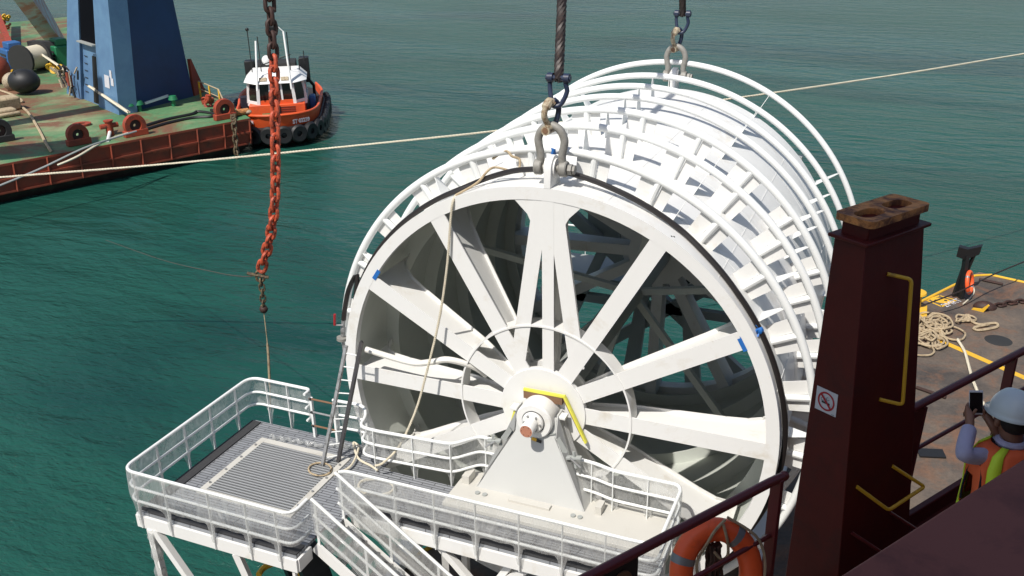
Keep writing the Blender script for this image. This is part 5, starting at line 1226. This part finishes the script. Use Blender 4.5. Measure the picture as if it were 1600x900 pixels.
# fingers: short chains rooted in the palm
def finger(base_i, pts_, r_):
    prev_ = base_i
    for k, p_ in enumerate(pts_):
        vv.append(p_); ee.append((prev_, len(vv)-1)); rr_.append(r_*(1-.12*k)); prev_ = len(vv)-1
for k in range(4):
    zz = .030-.021*k
    finger(8, [handL+V(0, 0, zz)+Fv*.035+Rv*.005, handL+V(0, 0, zz+.004)+Fv*.055+Rv*.030, handL+V(0, 0, zz+.004)+Fv*.045+Rv*.058], .0085)
    finger(12, [handR+V(0, 0, zz)+Fv*.035-Rv*.008, handR+V(0, 0, zz+.004)+Fv*.055-Rv*.03, handR+V(0, 0, zz+.004)+Fv*.045-Rv*.055], .0085)
finger(8, [handL+Fv*-.01+Rv*.02+V(0, 0, .0), handL+Fv*-.015+Rv*.035+V(0, 0, .035)], .010)
finger(12, [handR+Fv*-.01-Rv*.02+V(0, 0, .0), handR+Fv*-.015-Rv*.035+V(0, 0, .035)], .010)
skinned('body', vv, ee, rr_, 'skin', person)
# shirt: torso and sleeves
cufL, cufR = elL.lerp(wrL, 1.0), elR.lerp(wrR, .85)
skinned('shirt', [pelvis+V(0, 0, .12), B(-.06, 0, -.52), chest+V(0, 0, .06), neckb, shL, shL.lerp(elL, .5), elL, elL.lerp(wrL, .45), cufL, shR, shR.lerp(elR, .5), elR, elR.lerp(wrR, .45), cufR],
        [(0, 1), (1, 2), (2, 3), (2, 4), (4, 5), (5, 6), (6, 7), (7, 8), (2, 9), (9, 10), (10, 11), (11, 12), (12, 13)],
        [(.13, .10), (.13, .10), (.10, .075), .055, .056, .058, .062, .052, .046, .056, .060, .062, .052, .046], 'shirt', person)
# vest as a lofted shell
def vest_ring(z, hw_, hd, f0, n_=28, sq=2.6):
    out = []
    for k in range(n_):
        a = 2*math.pi*k/n_; c_, s_ = math.cos(a), math.sin(a)
        out.append(B(f0+hd*math.copysign(abs(s_)**(2/sq), s_), hw_*math.copysign(abs(c_)**(2/sq), c_), z))
    return out
rows = [vest_ring(-.98, .255, .185, -.06), vest_ring(-.80, .245, .18, -.06), vest_ring(-.62, .24, .175, -.06), vest_ring(-.48, .235, .17, -.06), vest_ring(-.38, .242, .165, -.055), vest_ring(-.30, .236, .150, -.05), vest_ring(-.228, .195, .118, -.045), vest_ring(-.195, .115, .088, -.04)]
NN = 28; vs = [p for r_ in rows for p in r_]
fs = []; fl = []
arm = lambda k: (k in (0, 27, 26, 1) or k in (13, 14, 12, 15))
for j in range(len(rows)-1):
    for k in range(NN):
        if 2 <= j <= 3 and (k in (27, 0) or k in (12, 13)): continue
        f_ = (j*NN+k, j*NN+(k+1) % NN, (j+1)*NN+(k+1) % NN, (j+1)*NN+k)
        (fl if (k in (16, 17, 24, 25, 4, 5, 9, 10) and j >= 1) or j == 1 else fs).append(f_)
ve = MB().add(vs, fs).build('vest', 'vest', person, ang=180); so = ve.modifiers.new('t', 'SOLIDIFY'); so.thickness = .008
st = MB().add(vs, fl).build('vest_stripe', 'lime', person, ang=180); so = st.modifiers.new('t', 'SOLIDIFY'); so.thickness = .009; so.offset = 1
for ke in (0, 14):
    P = [B(-.055+.155*math.copysign(1, 1)*math.cos(t)*.42, (.238 if ke == 0 else -.238)*(1-.06*math.sin(t)), -.47+.19*math.sin(t)) for t in np.linspace(-.6, 3.74, 16)]
    MB().tube(P, .007, 6).build('vest_trim', 'navy', person)
P = [B(-.04+.085*math.sin(t), .105*math.cos(t), -.213) for t in np.linspace(0, 2*math.pi, 25)[:-1]]
MB().tube(P, .007, 6, closed=True).build('vest_trim', 'navy', person)
MB().tube([B(-.045+.07*math.sin(t), .08*math.cos(t), -.185) for t in np.linspace(0, 2*math.pi, 25)[:-1]], .022, 8, closed=True).build('collar', 'shirt', person)
# head: hair, ears, face features
hd_ = MB().sphere(B(-.015, 0, -.045), .092, 20, 14, (1, 1, 1.18)); hd_.build('head', 'skin', person)
MB().sphere(B(-.035, 0, -.05), .094, 18, 12, (1, 1, .95)).build('hair', 'hair', person)
for sx in (-1, 1): 
    MB().sphere(B(.0, sx*.092, -.07), .03, 10, 8, (.6, .6, 1.1)).build('ear', 'skin', person)
    MB().sphere(B(.072, sx*.033, -.055), .013, 8, 6).build('eye', 'signwhite', person)
MB().prism([(0, -.02), (.025, -.02), (.0, .03)], B(.078, -.008, -.085), Fv, (0, 0, 1), Rv*.016).build('nose', 'skin', person)
MB().beam(B(.074, -.022, -.122), B(.074, .022, -.122), .01, .01).build('mouth', 'signred', person)
# hard hat
ht = thing('hard_hat', 'pale grey hard hat worn by the person in the orange vest', 'hard hat', tuple(B(-.01, 0, .02)))
hf = (Fv+V(0, 0, -.10)).normalized(); hr = Rv; hz = hr.cross(hf).normalized()
if hz.z < 0: hz = -hz
vs = []; fs = []; NA, NR = 36, 10; hc = B(-.01, 0, -.01)
for j in range(NR+1):
    t = (math.pi/2)*j/NR
    for k in range(NA):
        a = 2*math.pi*k/NA; ca, sa = math.cos(a), math.sin(a); rx, ry = .142, .118
        ridge = 1+.022*math.exp(-(sa/.13)**2)*math.sin(t)**.5
        vs.append(hc+hf*(rx*ca*math.sin(t)*ridge)+hr*(ry*sa*math.sin(t))+hz*(.135*math.cos(t)*(1+.04*math.exp(-(sa*math.sin(t)/.14)**2))))
base = NR*NA
for k in range(NA):
    a = 2*math.pi*k/NA; ca, sa = math.cos(a), math.sin(a); bf = .014+.045*max(0, ca)**2
    vs.append(hc+hf*((.142+bf)*ca)+hr*((.118+.014)*sa)+hz*(-.014-.01*max(0, ca)))
for j in range(NR+1):
    for k in range(NA): fs.append((j*NA+k, (j+1)*NA+k, (j+1)*NA+(k+1) % NA, j*NA+(k+1) % NA))
sh_ = MB().add(vs, fs).build('shell', 'hat', ht, ang=60); so = sh_.modifiers.new('t', 'SOLIDIFY'); so.thickness = .004
# phone
ph_ = thing('phone', 'dark phone held upright in both hands by the person', 'phone', tuple(phone_c))
pn = (V(CX, CY, CZ)-phone_c).normalized(); pr = (rt*1.0+V(0, 0, -.06)); pr = (pr-pn*pr.dot(pn)).normalized(); pu = pn.cross(pr); pn2 = (pn*.9-Fv*.5).normalized()
pr = (pr-pn2*pr.dot(pn2)).normalized(); pu = pn2.cross(pr)
if pu.z < 0: pu = -pu
MB().obox(phone_c, pr*.039, pu*.074, pn2*.0045).build('case', 'signwhite', ph_, bev=.004)
MB().obox(phone_c+pn2*.0046, pr*.036, pu*.062, pn2*.0008).build('screen', 'phone', ph_)

bpy.context.view_layer.update()
dg = bpy.context.evaluated_depsgraph_get()
for o_ in [o_ for o_ in bpy.data.objects if o_.type == 'FONT']:
    me = bpy.data.meshes.new_from_object(o_.evaluated_get(dg)); n2 = bpy.data.objects.new(o_.name, me); COL.objects.link(n2)
    n2.parent = o_.parent; n2.matrix_local = o_.matrix_local.copy(); nm_ = o_.name; bpy.data.objects.remove(o_); n2.name = nm_
for o_ in bpy.data.objects:
    if '_o' in o_: del o_['_o']
